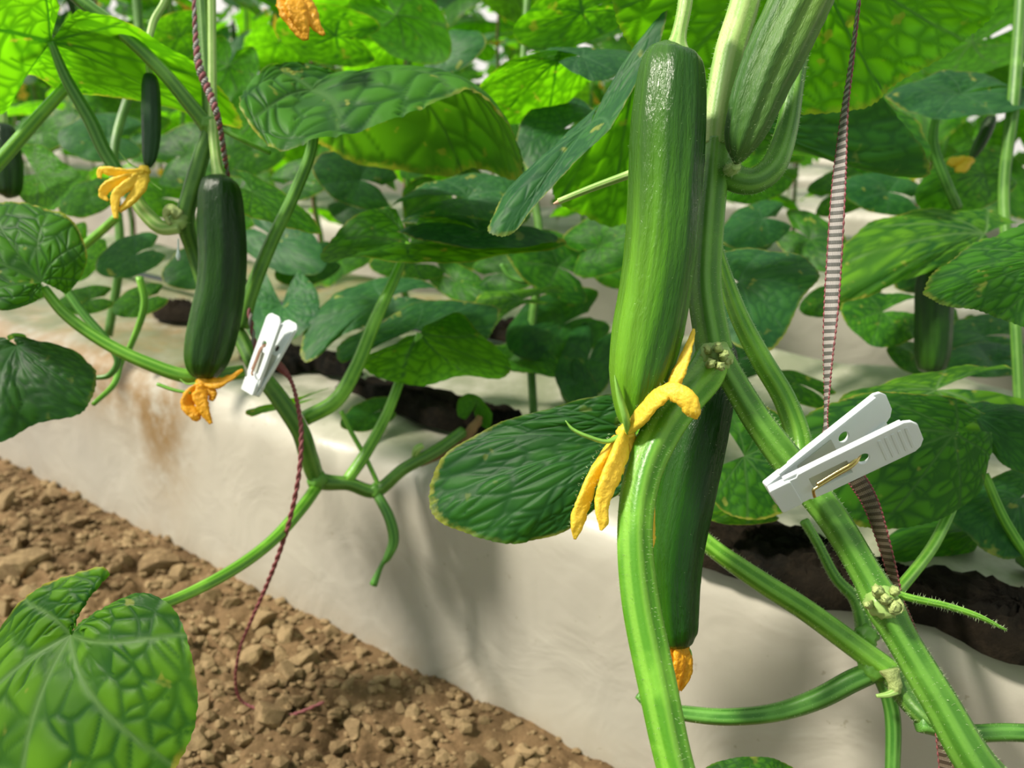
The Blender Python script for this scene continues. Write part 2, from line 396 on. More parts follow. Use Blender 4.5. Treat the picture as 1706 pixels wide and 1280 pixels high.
# ---- cucumbers and flowers
def cucumber(pts, mat, label, stalk=None, name='cucumber', smat='pale', group=None, seed=1, nr=9, ridge=.022, hair=0, crumple=.0):
    W = pw(pts); root = thing(name, W[0, :3], label, 'cucumber', group)
    S = spline(W, 110); n = len(S); S[:, 3] = np.maximum(S[:, 3], 2e-4)
    rs = RS(seed); S[:, 3] *= 1+.012*smooth_noise(n, 12, rs)
    V, Fc, uv, caps, s = tube_geo(S[:, :3], S[:, 3], sides=64, ridges=nr, ridge=ridge, crumple=crumple, seed=seed)
    # low pimples
    c = np.repeat(S[:, :3], 64, 0); k = len(c); d = V[:k]-c; ln = np.linalg.norm(d, axis=1)[:, None]
    bump = np.zeros(k); U = uv[:k]
    for _ in range(150):
        u0, v0 = rs.rand(), rs.uniform(.08, .95); du = np.abs(U[:, 0]-u0); du = np.minimum(du, 1-du)
        bump += rs.uniform(.3, 1)*np.exp(-((du*6.28/.10)**2+((U[:, 1]-v0)/.010)**2))
    V[:k] += d/ln*np.minimum(ln, .012)*bump[:, None]*.022
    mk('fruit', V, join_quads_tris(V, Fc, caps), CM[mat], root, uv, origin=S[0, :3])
    if hair: HAIR.append((W, hair, root))
    if stalk:
        tube('stalk', stalk, SM[smat], root, sides=16, ridge=.08)
        if hair: HAIR.append((pw(stalk), hair//2, root))
    return root
def flower(parent, petals, mat='petal', sepals=(), seed=5, name='withered_flower', core=None):
    core = core or petals[0][0]
    W = pw([(core[0], core[1]-core[3]*.9, core[2], core[3]*.7), core, (core[0], core[1]+core[3]*.7, core[2], core[3]*.4)])
    fo = tubeW(name, W, M[mat], parent, sides=14, crumple=.1, seg=12)
    for k, p in enumerate(petals):
        tube('petal', p, M[mat], fo, sides=16, ridges=3, ridge=.22, squash=.72, crumple=.17, seed=seed+k, seg=40, twist=1.2)
    for k, p in enumerate(sepals):
        tube('sepal', p, M['sepal'], fo, sides=8, ridge=.1, squash=.6, seed=k)
    return fo

# ------------------------------------------------------------------ setting: soil, beds
P0 = np.array([.102, .516]); DD = np.array([-.829, .559]); DD /= np.linalg.norm(DD); NN = np.array([DD[1], -DD[0]])*1.0
NN = np.array([.559, .829]); NN /= np.linalg.norm(NN)
def bed_pt(s, k, z): q = P0+DD*s+NN*k; return np.array([q[0], q[1], z])
def hash2(ix, iy, seed):
    n = (ix.astype(np.int64)*374761393+iy.astype(np.int64)*668265263+seed*974711) & 0x7fffffff
    n = ((n ^ (n >> 13))*1274126177) & 0x7fffffff
    return ((n ^ (n >> 16)) & 0xffff)/65535.
def vnoise(x, y, seed=0):
    ix, iy = np.floor(x), np.floor(y); fx, fy = x-ix, y-iy; fx = fx*fx*(3-2*fx); fy = fy*fy*(3-2*fy)
    h = lambda a, b: hash2(ix+a, iy+b, seed)
    return (h(0, 0)*(1-fx)+h(1, 0)*fx)*(1-fy)+(h(0, 1)*(1-fx)+h(1, 1)*fx)*fy
def fbm(x, y, o=4, seed=0):
    v = 0; a = .5
    for k in range(o): v = v+a*vnoise(x*2**k, y*2**k, seed+k); a *= .5
    return v
def lumps(x, y, seed):
    ix, iy = np.floor(x), np.floor(y); best = np.full(x.shape, 9.)
    for a in (-1, 0, 1):
        for b in (-1, 0, 1):
            cx = ix+a+hash2(ix+a, iy+b, seed); cy = iy+b+hash2(ix+a, iy+b, seed+9); rr = .4+.6*hash2(ix+a, iy+b, seed+5)
            best = np.minimum(best, np.hypot(x-cx, y-cy)/rr)
    return np.sqrt(np.clip(1-best*best, 0, 1))
def soil_h(x, y):
    wx = x+.01*fbm(x*60, y*60, 2, 3); wy = y+.01*fbm(x*60+9, y*60, 2, 7)
    h = .026*fbm(x*9, y*9, 3, 1)+.014*lumps(wx*28, wy*28, 2)+.008*lumps(wx*62, wy*62, 4)+.0045*lumps(wx*130, wy*130, 6)+.006*fbm(x*120, y*120, 3, 12)
    kk = (x-P0[0])*NN[0]+(y-P0[1])*NN[1]; f = np.clip((-kk-.004)/.10, 0, 1); f = f*f*(3-2*f)
    return (h-.026)*(.35+.65*f)-.004*(1-f)
xs = np.concatenate([np.linspace(-14, -1.5, 26), np.linspace(-1.45, .5, 470), np.linspace(.6, 14, 26)])
ys = np.concatenate([np.linspace(-1, .2, 6), np.linspace(.25, 1.7, 360), np.linspace(1.8, 16, 26)])
X, Y = np.meshgrid(xs, ys, indexing='ij'); nx, ny = X.shape
Z = soil_h(X, Y); i, j = np.meshgrid(np.arange(nx-1), np.arange(ny-1), indexing='ij')
Fq = np.stack([i*ny+j, (i+1)*ny+j, (i+1)*ny+j+1, i*ny+j+1], -1).reshape(-1, 4)
floor = mk('floor', np.stack([X, Y, Z], -1).reshape(-1, 3), Fq, M['soil'], None, origin=(0, 0, 0), kind='structure', smooth=True)
floor['label'] = 'dry brown crumbly soil of the aisle beside the film-covered bed'
# clods
def ico(sub=2):
    import bmesh
    bm = bmesh.new(); bmesh.ops.create_icosphere(bm, subdivisions=sub, radius=1)
    V = np.array([v.co[:] for v in bm.verts]); Fc = np.array([[v.index for v in f.verts] for f in bm.faces]); bm.free(); return V, Fc
icoV, icoF = ico(3); ico1V, ico1F = ico(1)
def lumpmesh(seed):
    rs = RS(seed); V = icoV.copy()
    for _ in range(14):
        d = rs.normal(size=3); d /= np.linalg.norm(d); c = rs.uniform(.35, .8); q = V@d; V = V-np.outer(np.maximum(q-c, 0)*.93, d)
    V = V*(1+.035*rs.uniform(-1, 1, (len(V), 1))); return V*np.array([1, rs.uniform(.65, .95), rs.uniform(.5, .75)])
cl = []
for k in range(8):
    o = mk('soil_clod', lumpmesh(k), icoF, M['clod'], floor, origin=(0, 0, 0), smooth=False); cl.append(o)
rs = RS(11); big = [(40, 960, .05), (265, 945, .042), (435, 1040, .034), (415, 1110, .03), (60, 1010, .03), (500, 1120, .028), (10, 850, .04), (450, 1220, .03), (130, 880, .025), (350, 1120, .02)]
def ground_px(x, y, z=0.0):
    r = FWD+RIGHT*((x-CX)/F)-UP*((y-CY)/F); t = (z-H)/r[2]; return EYE+r*t
cnt = 0
def put_clod(x, y, s, o=None):
    global cnt
    src = cl[cnt % 8]; o = src if cnt < 8 else src.copy()
    if cnt >= 8: C.objects.link(o); o.parent = floor
    o.location = (x, y, soil_h(np.array([x]), np.array([y]))[0]+s*.22); o.rotation_euler = (rs.uniform(-.4, .4), rs.uniform(-.4, .4), rs.uniform(0, 6.28))
    o.scale = (s, s*rs.uniform(.8, 1.1), s*rs.uniform(.7, 1.1)); cnt += 1
for x, y, s in big: g = ground_px(x, y); put_clod(g[0], g[1], s*.8)
while cnt < 290:
    x, y = rs.uniform(-1.15, .1), rs.uniform(.38, 1.35)
    if (np.array([x, y])-P0)@NN > -.012: continue
    u, v, d = proj((x, y, 0))
    if not (-40 < u < 1100 and 700 < v < 1330): continue
    put_clod(x, y, rs.choice([.006, .008, .011, .014, .019], p=[.3, .3, .2, .13, .07]))
VV = []; FF = []; k = 0
for _ in range(11000):
    x, y = rs.uniform(-1.15, .12), rs.uniform(.38, 1.35)
    if (np.array([x, y])-P0)@NN > -.004: continue
    s = rs.choice([rs.uniform(.0015, .004), rs.uniform(.004, .0085)], p=[.75, .25]); z = soil_h(np.array([x]), np.array([y]))[0]
    VV.append(ico1V*(1+.25*rs.uniform(-1, 1, (12, 1)))*s*np.array([1, rs.uniform(.6, 1), .7])+[x, y, z+s*.3]); FF.append(ico1F+k); k += 12
if VV: mk('soil_crumbs', np.vstack(VV), np.vstack(FF), M['clod'], floor, kind='stuff', origin=(0, 0, 0), smooth=False)

BW, BH = .60, .222
def bed(k0, s0, s1, ns, label, hero=False, depth_sub=90):
    prof = [(-.008, -.03), (-.002, .03), (.004, .10), (.008, .17), (.014, .200), (.030, .217), (.055, .222), (.10, .219), (.17, .212), (.24, .214), (.30, .222), (.36, .216), (.45, .214), (.53, .221), (.57, .216), (.592, .19), (.598, .10), (.605, -.03)]
    pr = spline(np.array(prof), depth_sub); s = np.linspace(s0, s1, ns)
    S, K = np.meshgrid(s, np.arange(depth_sub), indexing='ij'); k = pr[K, 0]; z = pr[K, 1]
    al = np.clip(z/.2, 0, 1)
    und = (fbm(S*3+k0*9, k*0+1, 3, 21)-.45)*.03*al
    wr = (fbm(S*16, k*5+z*4, 3, 31+int(k0*10))-.45)*.016*al
    dz = (fbm(S*7, k*9, 3, 41)-.45)*.028*np.clip((k-.01)/.05, 0, 1)*(z > .15)
    isside = (k < .03)
    kk = k+np.where(isside, und+wr, 0)
    xy = P0[None, None]+DD*S[..., None]+NN*(kk+k0)[..., None]
    V = np.concatenate([xy, (z+dz)[..., None]], -1).reshape(-1, 3)
    pxs = S
    st = np.zeros_like(S)
    if hero:
        g = lambda a, b, c, d: np.exp(-((S-a)/b)**2-((z-c)/d)**2)
        st = (g(.66, .05, .17, .10)*1.2+g(.80, .12, .20, .05)*1.1+g(1.05, .2, .2, .06)+.25*g(.3, .8, .0, .03))
    mo = np.clip((k-.02)/.04, 0, 1)*(z > .14)*1.0
    i, j = np.meshgrid(np.arange(ns-1), np.arange(depth_sub-1), indexing='ij')
    Fq = np.stack([i*depth_sub+j, i*depth_sub+j+1, (i+1)*depth_sub+j+1, (i+1)*depth_sub+j], -1).reshape(-1, 4)
    o = mk('raised_bed', V, Fq, M['film'], None, attrs=dict(stain=st.ravel(), mossy=mo.ravel()), origin=bed_pt((s0+s1)/2, k0+.3, 0))
    return tag(o, label, 'raised bed')
beds = [bed(0, -1.2, 5, 620, 'nearest raised bed under pale plastic mulch film, beside the bare soil', True)]
for q, lab in ((1, 'second raised bed under pale film, behind the nearest bed'), (2, 'third raised bed under pale film, half hidden by leaves'), (3, 'fourth raised bed under pale film, deep among the plants'), (4, 'farthest raised bed under pale film, at the back')):
    beds.append(bed(q*1.0, -3.5, 6, 160, lab, False, 50))
# openings torn in the film with dark soil
def hole(s, k, ls, lk, seed, parent):
    rs = RS(seed); nt, nr = 56, 10; th = np.linspace(0, 2*np.pi, nt, endpoint=False)
    R = 1+.25*smooth_noise(nt, 9, rs)+.12*smooth_noise(nt, 25, rs); R[-1] = R[0]
    V = []; zz = .232
    for a in range(nr):
        q = a/(nr-1)
        for t in range(nt):
            jz = rs.uniform(-.004, .006)*(q < .95)
            p = bed_pt(s+ls*q*R[t]*math.cos(th[t]), k+lk*q*R[t]*math.sin(th[t]), zz+.006*(1-q**2)+jz-.012*(q > .95)); V.append(p)
    F2 = [[a*nt+t, a*nt+(t+1) % nt, (a+1)*nt+(t+1) % nt, (a+1)*nt+t] for a in range(nr-1) for t in range(nt)]
    return mk('soil_opening', V, F2, M['wetsoil'], parent)
def bed_sk(x, y, z=.225):
    g = ground_px(x, y, z)[:2]-P0; return g@DD, g@NN
for q, (px, py, ls, lk) in enumerate([(1255, 912, .06, .035), (1370, 955, .075, .042), (1470, 985, .05, .03), (1690, 1040, .07, .04), (700, 676, .10, .030), (800, 700, .06, .025), (850, 560, .06, .05), (1120, 840, .05, .03), (470, 600, .07, .03), (560, 610, .05, .02), (300, 520, .07, .03)]):
    s_, k_ = bed_sk(px, py); hole(s_, k_, ls, lk, q, beds[0])
o = tubeW('drip_tape', [(*bed_pt(s, .80+.02*math.sin(s*3), .012), .012) for s in np.linspace(-1.5, 3, 12)], M['black'], None, sides=12, squash=.6, ridge=0)
tag(o, 'black irrigation hose lying between the first and second beds', 'hose')
o = tubeW('drip_tape', [(*bed_pt(s, .30+.012*math.sin(s*5), .240), .009) for s in np.linspace(.1, 2, 12)], M['black'], None, sides=12, squash=.4, ridge=0)
tag(o, 'black drip tape on top of the nearest bed, under the leaves', 'hose')

# greenhouse shell, far away
def quad(name, a, b, c, d, mat, **kw): return mk(name, [a, b, c, d], [[0, 1, 2, 3]], mat, None, smooth=False, **kw)
a = bed_pt(-7, 8, 0); b = bed_pt(9, 8, 0); up = np.array([0, 0, 2.6])
quad('wall_back', a, b, b+up, a+up, M['far_film'], kind='structure')
a2 = bed_pt(9, -2, 0); quad('wall_left', b, a2, a2+up, b+up, M['far_film'], kind='structure')
for k, s in enumerate(np.linspace(-6, 8.5, 9)):
    q = bed_pt(s, 7.9, 0); o = tubeW('steel_post', [(*q, .03), (q[0], q[1], 2.6, .03)], M['steel'], None, sides=12, ridge=0)
    tag(o, 'grey steel greenhouse post against the far film wall', 'post', 'greenhouse posts at the back wall')
for k, s in enumerate(np.linspace(-1.2, 7, 5)):
    q = bed_pt(8.9, s, 0); o = tubeW('steel_post', [(*q, .035), (q[0], q[1], 2.6, .035)], M['steel'], None, sides=12, ridge=0)
    tag(o, 'grey steel greenhouse post at the far left end of the aisle', 'post', 'greenhouse posts at the left end wall')
o = tubeW('steel_rail', [(*bed_pt(8.85, -2, .75), .025), (*bed_pt(8.85, 8, .75), .025)], M['steel'], None, sides=10, ridge=0)
tag(o, 'horizontal steel rail along the far left end wall', 'rail')

# ------------------------------------------------------------------ background plants (rows)
VARS = []
rsb = RS(5)
for k in range(8):
    th = np.radians(np.linspace(-170, 170, 17)); R = canon_R(th)*(1+.06*rsb.uniform(-1, 1, 17))
    B = np.stack([R*np.cos(th), R*np.sin(th), np.zeros(17)], 1)
    droop = rsb.uniform(.12, .40); side = rsb.uniform(-.1, .40)
    B[:, 2] = -droop*np.maximum(B[:, 0], 0)**2-side*B[:, 1]**2+.05*rsb.uniform(-1, 1, 17)
    Mi = B*.5; Mi[:, 2] = B[:, 2]*.22+.03
    V, Fc, uv, at = leaf_surface(np.zeros(3), B, Mi, 84, 18, .03, k+300, cells=150)
    me_o = mk('leaf', V, Fc, LM['green'], None, uv, at, origin=(0, 0, 0)); me = me_o.data
    bpy.data.objects.remove(me_o)
    d = {}
    for key in LM:
        m2 = me.copy(); m2.materials[0] = LM[key]; d[key] = m2
    VARS.append(d)
def petal_flower_mesh(seed=0):
    VV = []; FF = []; k = 0; rs = RS(seed)
    for q in range(5):
        a = q*2*math.pi/5+.2; n, m = 8, 5
        for i in range(n):
            t = i/(n-1); wd = .42*math.sin(math.pi*min(1, t*.9+.12))**.8; lift = .35*t*(1-t)*2+.25*t
            for j in range(m):
                s = (j/(m-1)-.5)*2; x = t; y = s*wd; z = lift+.06*s*s+.04*rs.uniform(-1, 1)
                VV.append([x*math.cos(a)-y*math.sin(a), x*math.sin(a)+y*math.cos(a), z])
        for i in range(n-1):
            for j in range(m-1): FF.append([k+i*m+j, k+(i+1)*m+j, k+(i+1)*m+j+1, k+i*m+j+1])
        k += n*m
    return VV, FF
FV, FFc = petal_flower_mesh(); fo_ = mk('flower', FV, FFc, M['petal'], None, origin=(0, 0, 0)); FME = fo_.data; bpy.data.objects.remove(fo_)
# baby cucumber mesh for the rows (part of its plant there)
zz = np.linspace(0, -1, 20); rr = .085*np.sqrt(np.clip(np.sin(np.pi*np.clip(-zz*.94+.03, 0, 1)), 0, 1))
V_, F_, uv_, cp_, s_ = tube_geo(np.stack([.04*np.sin(zz*3), 0*zz, zz], 1), np.maximum(rr, .004), sides=14, ridge=.04)
bo = mk('cucumber', V_, join_quads_tris(V_, F_, cp_), CM['left'], None, uv_, origin=(0, 0, 0)); BCM = bo.data; bpy.data.objects.remove(bo)
def place(name, me, parent, loc, rot, scale):
    o = bpy.data.objects.new(name, me); C.objects.link(o); o.parent = parent
    o.matrix_local = Matrix.LocRotScale(Vector(loc), rot, Vector((scale,)*3) if not isinstance(scale, tuple) else Vector(scale)); return o
def make_plant(name, seed, height, zlo, nleaf, size, petioles=True, reach=.13, label='', group=None, flowers=2):
    rs = RS(seed); root = thing(name, (0, 0, 0), label, 'plant', group)
    n = 12; zz = np.linspace(0, height, n); px = .015*np.cumsum(rs.uniform(-1, 1, n)); py = .015*np.cumsum(rs.uniform(-1, 1, n))
    vine = np.stack([px, py, zz, np.full(n, .0052)], 1)
    tubeW('vine', vine, SM['stem'], root, sides=8, seg=36)
    st = vine.copy(); st[:, 0] += .012; st[:, 3] = .0022
    tubeW('twine', st, M['cord_red'], root, sides=6, seg=20, ridge=0)
    az = rs.uniform(0, 6.28)
    for k in range(nleaf):
        z = zlo+(height-zlo)*(k+rs.uniform(-.3, .3))/nleaf; az += 2.4+rs.uniform(-.5, .5)
        bx, by = np.interp(z, zz, px), np.interp(z, zz, py); L = reach*rs.uniform(.7, 1.25)
        e = np.array([bx+L*math.cos(az), by+L*math.sin(az), z+L*rs.uniform(.2, .9)])
        key = rs.choice(['green', 'lit', 'dark', 'blue', 'green', 'lit'], p=[.10, .40, .05, .15, .10, .20])
        me = VARS[rs.randint(8)][key]
        tilt = rs.uniform(-.1, .9); sz = size*rs.uniform(.7, 1.15)
        rot = (Matrix.Rotation(az+rs.uniform(-.5, .5), 3, 'Z') @ Matrix.Rotation(tilt, 3, 'Y') @ Matrix.Rotation(rs.uniform(-.35, .35), 3, 'X')).to_quaternion()
        lf = place('leaf', me, root, e, rot, sz)
        if petioles:
            mid = np.array([bx+.5*L*math.cos(az), by+.5*L*math.sin(az), z+(e[2]-z)*.7])
            o = tubeW('petiole', [(bx, by, z, .0040), (*mid, .0034), (*e, .0030)], SM['petiole'], root, sides=7, seg=8)
            mi = lf.matrix_local.inverted(); o.parent = lf; o.matrix_local = mi @ Matrix.Translation(o.location)
    for k in range(flowers):
        z = rs.uniform(zlo, height); a = rs.uniform(0, 6.28)
        place('flower', FME, root, (.05*math.cos(a), .05*math.sin(a), z), Matrix.Rotation(rs.uniform(0, 2), 3, 'X').to_quaternion(), rs.uniform(.020, .034))
    if rs.rand() < .7:
        a = rs.uniform(0, 6.28); place('cucumber', BCM, root, (.045*math.cos(a), .045*math.sin(a), rs.uniform(zlo+.1, height)), Matrix.Rotation(rs.uniform(-.2, .2), 3, 'X').to_quaternion(), rs.uniform(.09, .16))
    return root
ORD = 'first second third fourth fifth sixth seventh eighth ninth tenth eleventh twelfth thirteenth fourteenth fifteenth sixteenth seventeenth eighteenth nineteenth twentieth'.split()+['twenty-first', 'twenty-second', 'twenty-third', 'twenty-fourth']
ROWS = [(.47, 1.0, .10, 16, .105, 'leafy plant', 'in the back row of the nearest bed'),
        (1.14, 1.25, .08, 20, .115, 'blurred leafy plant', 'in the front row of the second bed'),
        (1.48, 1.25, .10, 19, .115, 'blurred leafy plant', 'in the back row of the second bed'),
        (2.30, 1.30, .12, 24, .12, 'distant leafy plant', 'on the third bed'),
        (3.30, 1.35, .15, 24, .125, 'distant leafy plant', 'on the fourth bed'),
        (4.30, 1.40, .20, 24, .135, 'distant leafy plant', 'on the farthest bed')]
pl_rs = RS(77)
for ri, (k, hgt, zlo, nl, sz, lab, where) in enumerate(ROWS):
    grp = 'cucumber plants '+where; lab0 = lab; lab = lab+' '+where; made = []
    protos = []; cnt2 = 0; step = .30 if ri < 3 else .36
    for s in np.arange(-4.5, 6.5, step):
        ss = s+pl_rs.uniform(-.07, .07); b = bed_pt(ss, k+pl_rs.uniform(-.05, .05), .21); u, v, d = proj(b+np.array([0, 0, .3]))
        if d < .95 or not (-260*1.3/d-60 < u < 1706+260*1.3/d+60) or d > 7: continue
        if ri == 0 and (u < 100 or d < 1.0): continue
        if len(protos) < 4:
            o = make_plant('cucumber_plant', 100*ri+len(protos), hgt, zlo, nl, sz, ri < 3, label=lab, group=grp, flowers=5 if ri > 0 else 2); protos.append(o)
        else: o = copy_tree(protos[cnt2 % 4])
        o.location = tuple(b-np.array([0, 0, .0])); o.rotation_euler.z = pl_rs.uniform(0, 6.28); cnt2 += 1; o.scale = (pl_rs.uniform(.45, .85),)*3 if ri >= 2 else (pl_rs.uniform(.75, 1.0),)*3; made.append((u, o))
    if ri < 3:
        for q, (u, o) in enumerate(sorted(made, key=lambda t: t[0])): o['label'] = '%s %s, %s from the left' % (lab0, where, ORD[q])

side = [(-.95, .14), (-1.25, .45), (-1.5, .14), (-1.9, .45), (-1.0, .8)]+[(x, -1.30) for x in np.arange(-2.6, .3, .36)]  # unseen plants, added to block low light from beside and behind
for q, (ss, k) in enumerate(side):
    b = bed_pt(ss, k, .2 if k > 0 else 0.02)
    o = make_plant('cucumber_plant', 900+q, 1.7, .15, 22, .13, False, label='side', group='shading cucumber plants added just outside the frame', flowers=0) if q < 2 else copy_tree(sp0[q % 2])
    if q == 0: sp0 = [o, o]
    if q == 1: sp0[1] = o
    o['label'] = 'tall unseen cucumber plant added for shade outside the frame, ' + ('farther along the nearest row' if k > 0 else 'in the row behind the photographer')
    o.location = tuple(b); o.rotation_euler.z = q*1.7
# ------------------------------------------------------------------ MAIN PLANT (right)
mainp = thing('cucumber_plant', bed_pt(-.28, .13, .22), 'nearest cucumber plant with thick hairy stem held by the large white clip', 'plant')
tail = [(.255, .285, .225, .0085), (.32, .33, .205, .0085), (.37, .42, .24, .0085), (.385, .50, .225, .009)]
W = pw([(1268, -140, .415, 24), (1242, 0, .405, 25), (1216, 90, .40, 26), (1198, 180, .395, 25), (1190, 245, .393, 23)])
tubeW('vine', W, SM['pale'], mainp, sides=24, ridges=6, ridge=.07, seg=60, label='upper stretch of thick stem, pale and sunlit'); HAIR.append((W, 500, mainp))  # sunlit look of the upper stem put into its paler material
W = pw([(1191, 235, .393, 22), (1186, 290, .392, 25), (1178, 380, .390, 26), (1174, 480, .388, 26), (1190, 585, .385, 28)])
tubeW('vine', W, SM['stem'], mainp, sides=24, ridges=5, ridge=.11, seg=60); HAIR.append((W, 500, mainp))
W = np.vstack([pw([(1188, 580, .385, 26), (1218, 628, .386, 22), (1262, 700, .385, 24), (1318, 775, .384, 27), (1385, 860, .380, 26), (1440, 950, .376, 26), (1470, 1005, .372, 31), (1500, 1060, .368, 27), (1560, 1160, .362, 29), (1640, 1290, .358, 33)]), tail])
tubeW('vine', W, SM['stem'], mainp, sides=24, ridges=6, ridge=.07, seg=120); HAIR.append((W, 1500, mainp))
# nodes
def node(parent, x, y, d, r, seed=0, mat=None):
    rs = RS(seed); V = icoV.copy(); V = V*(1+.16*rs.uniform(-1, 1, (len(V), 1)))*(r*d/F)+P(x, y, d)
    return mk('node', V, icoF, mat or SM['pale'], parent)
node(mainp, 1192, 596, .380, 27, 1); node(mainp, 1470, 1005, .366, 27, 2); node(mainp, 1200, 285, .395, 22, 3, SM['stem'])
for q, (x, y, d, dx, dy, r) in enumerate([(1180, 585, .366, -6, -14, 4), (1196, 580, .364, 3, -14, 5), (1205, 592, .364, 14, -8, 5), (1212, 602, .368, 14, 2, 4), (1185, 605, .362, -4, 9, 5), (1200, 610, .362, 3, 6, 5), (1462, 985, .352, -6, -8, 6), (1490, 985, .352, 12, -6, 5), (1492, 1012, .350, 6, 3, 8), (1448, 1008, .354, -10, 0, 4), (1475, 1000, .350, 2, -12, 6)]):
    tube('scar', [(x, y, d+.010, r*1.5), (x, y, d+.002, r*1.35), (x+dx*.6, y+dy*.6, d, r*.9)], M['scar'], mainp, sides=9, crumple=.5, seed=q)
tube('side_shoot', [(1190, 590, .384, 26), (1172, 628, .380, 30), (1135, 672, .372, 30), (1098, 725, .364, 31), (1068, 800, .357, 29), (1057, 890, .350, 28), (1066, 1000, .345, 30), (1092, 1130, .338, 31), (1128, 1290, .330, 30), (1180, 1420, .33, 30)],
     SM['petiole'], mainp, hair=1100, sides=28, ridges=5, ridge=.09, seg=110, label='sunlit curved petiole hanging in front of the darker cucumber')
tube('side_shoot', [(1330, 800, .392, 22), (1330, 735, .400, 20), (1306, 665, .405, 18), (1268, 600, .408, 17), (1232, 530, .410, 15), (1205, 455, .412, 12), (1190, 400, .412, 10), (1175, 330, .41, 9)], SM['petiole'], mainp, hair=500, sides=20, ridges=5, ridge=.10, seg=60)
tube('petiole', [(1202, 268, .395, 18), (1222, 296, .390, 22), (1255, 302, .388, 21), (1288, 276, .390, 21), (1310, 215, .395, 18), (1325, 130, .402, 15), (1345, 20, .42, 13), (1360, -70, .44, 12)], SM['stem'], mainp, hair=450, sides=20, ridges=5, ridge=.06, seg=60)
tube('cut_stub', [(1180, 245, .398, 9), (1110, 268, .405, 8), (1048, 291, .41, 7), (985, 314, .412, 6), (930, 336, .414, 5)], SM['pale'], mainp, sides=10)
tube('stub_tip', [(934, 335, .414, 5), (922, 340, .4145, 1.5)], M['tip'], mainp, sides=8)
tube('tendril', [(1478, 985, .368, 7), (1520, 997, .366, 6.5), (1575, 1009, .366, 6), (1630, 1027, .366, 5), (1676, 1050, .366, 2)], SM['petiole'], mainp, sides=10, hair=120)
# lower shoots
tube('side_shoot', [(1150, 880, .47, 14), (1200, 922, .465, 15), (1270, 970, .46, 17), (1340, 1014, .455, 18), (1420, 1072, .45, 19), (1485, 1120, .445, 20)], SM['petiole'], mainp, hair=300, sides=20, ridges=5, ridge=.09, seg=50)
tube('side_shoot', [(1062, 1158, .47, 6), (1090, 1180, .468, 9), (1140, 1189, .465, 12), (1210, 1195, .462, 13), (1290, 1188, .46, 14), (1360, 1166, .455, 16), (1420, 1135, .45, 17), (1460, 1118, .45, 16)], SM['deep'], mainp, hair=150, sides=18, ridge=.08, seg=60)
tube('side_shoot', [(1462, 1112, .45, 14), (1480, 1160, .45, 12), (1488, 1210, .45, 12), (1486, 1300, .45, 11)], SM['deep'], mainp, sides=14)
tube('side_shoot', [(1530, 1205, .43, 14), (1610, 1222, .43, 14), (1680, 1221, .43, 14), (1780, 1225, .43, 14)], SM['deep'], mainp, sides=16, hair=100)
tube('side_shoot', [(1340, 868, .47, 8), (1362, 905, .47, 8), (1392, 962, .468, 9), (1425, 998, .465, 11), (1438, 1040, .46, 13), (1440, 1080, .455, 15), (1452, 1118, .45, 18)], SM['stem'], mainp, sides=14, hair=250, seg=50)
tube('side_shoot', [(1476, 1110, .445, 16), (1510, 1160, .44, 18), (1550, 1202, .43, 16), (1600, 1230, .43, 10)], SM['olive'], mainp, sides=14, hair=300, ridge=.1)
node(mainp, 1455, 1112, .448, 22, 4, SM['stem']); node(mainp, 1443, 1060, .455, 19, 5, SM['stem'])
tube('scar', [(1482, 1115, .438, 14), (1490, 1140, .436, 11), (1490, 1155, .436, 8)], M['scar'], mainp, sides=10, crumple=.15)
tube('tendril', [(1492, 1152, .435, 7), (1478, 1158, .434, 5), (1460, 1160, .434, 3)], SM['pale'], mainp, sides=8)
# leaves of the main plant
leaf(mainp, (1340, -90, .44), [(1180, -160, .45), (1090, -90, .46), (1020, -20, .48), (1040, 60, .50), (1100, 130, .51), (1200, 175, .51), (1330, 190, .50), (1440, 178, .49), (1500, 135, .48), (1590, 80, .47), (1655, 20, .46), (1660, -80, .45), (1560, -160, .44)][::-1],
     'lit', 2, .02, .06, label='large backlit leaf with net of dark veins at the top right', cells=420)
leaf(mainp, (1245, 200, .56), [(1150, 70, .56), (1210, 82, .55), (1300, 98, .55), (1370, 115, .55), (1440, 145, .55), (1500, 200, .56), (1535, 250, .57), (1546, 292, .58), (1480, 282, .60), (1400, 262, .61), (1300, 262, .62), (1190, 300, .62), (1100, 280, .62), (1060, 200, .60)][::-1],
     'dark', 1, .018, .10, label='broad shaded leaf behind the forked stem')
leaf(mainp, (1062, 722, .455), [(1100, 655, .46), (1050, 652, .455), (980, 664, .455), (900, 685, .46), (820, 712, .47), (752, 752, .475), (715, 815, .475), (728, 862, .465), (790, 893, .455), (860, 905, .45), (930, 888, .45), (1000, 845, .45), (1060, 800, .45), (1100, 760, .455)],
     'dark', 2, .026, .08, label='broad dark green leaf behind the yellow flower, tip to the left', cells=260, tooth=.006,
     petiole=[(1062, 722, .457, 8), (1130, 700, .44, 9), (1180, 640, .41, 10), (1192, 600, .39, 12)])
leaf(mainp, (1590, 722, .52), [(1640, 690, .53), (1600, 668, .53), (1520, 655, .53), (1430, 660, .53), (1350, 690, .52), (1300, 760, .51), (1320, 820, .50), (1390, 862, .50), (1470, 882, .50), (1560, 868, .50), (1620, 830, .51), (1648, 775, .52), (1650, 720, .53)],
     'green', 2, .022, .07, label='green leaf with yellow rim directly behind the large clip', cells=300,
     petiole=[(1590, 722, .522, 7), (1600, 800, .53, 8), (1560, 900, .50, 9), (1500, 980, .42, 10), (1472, 1003, .375, 12)])
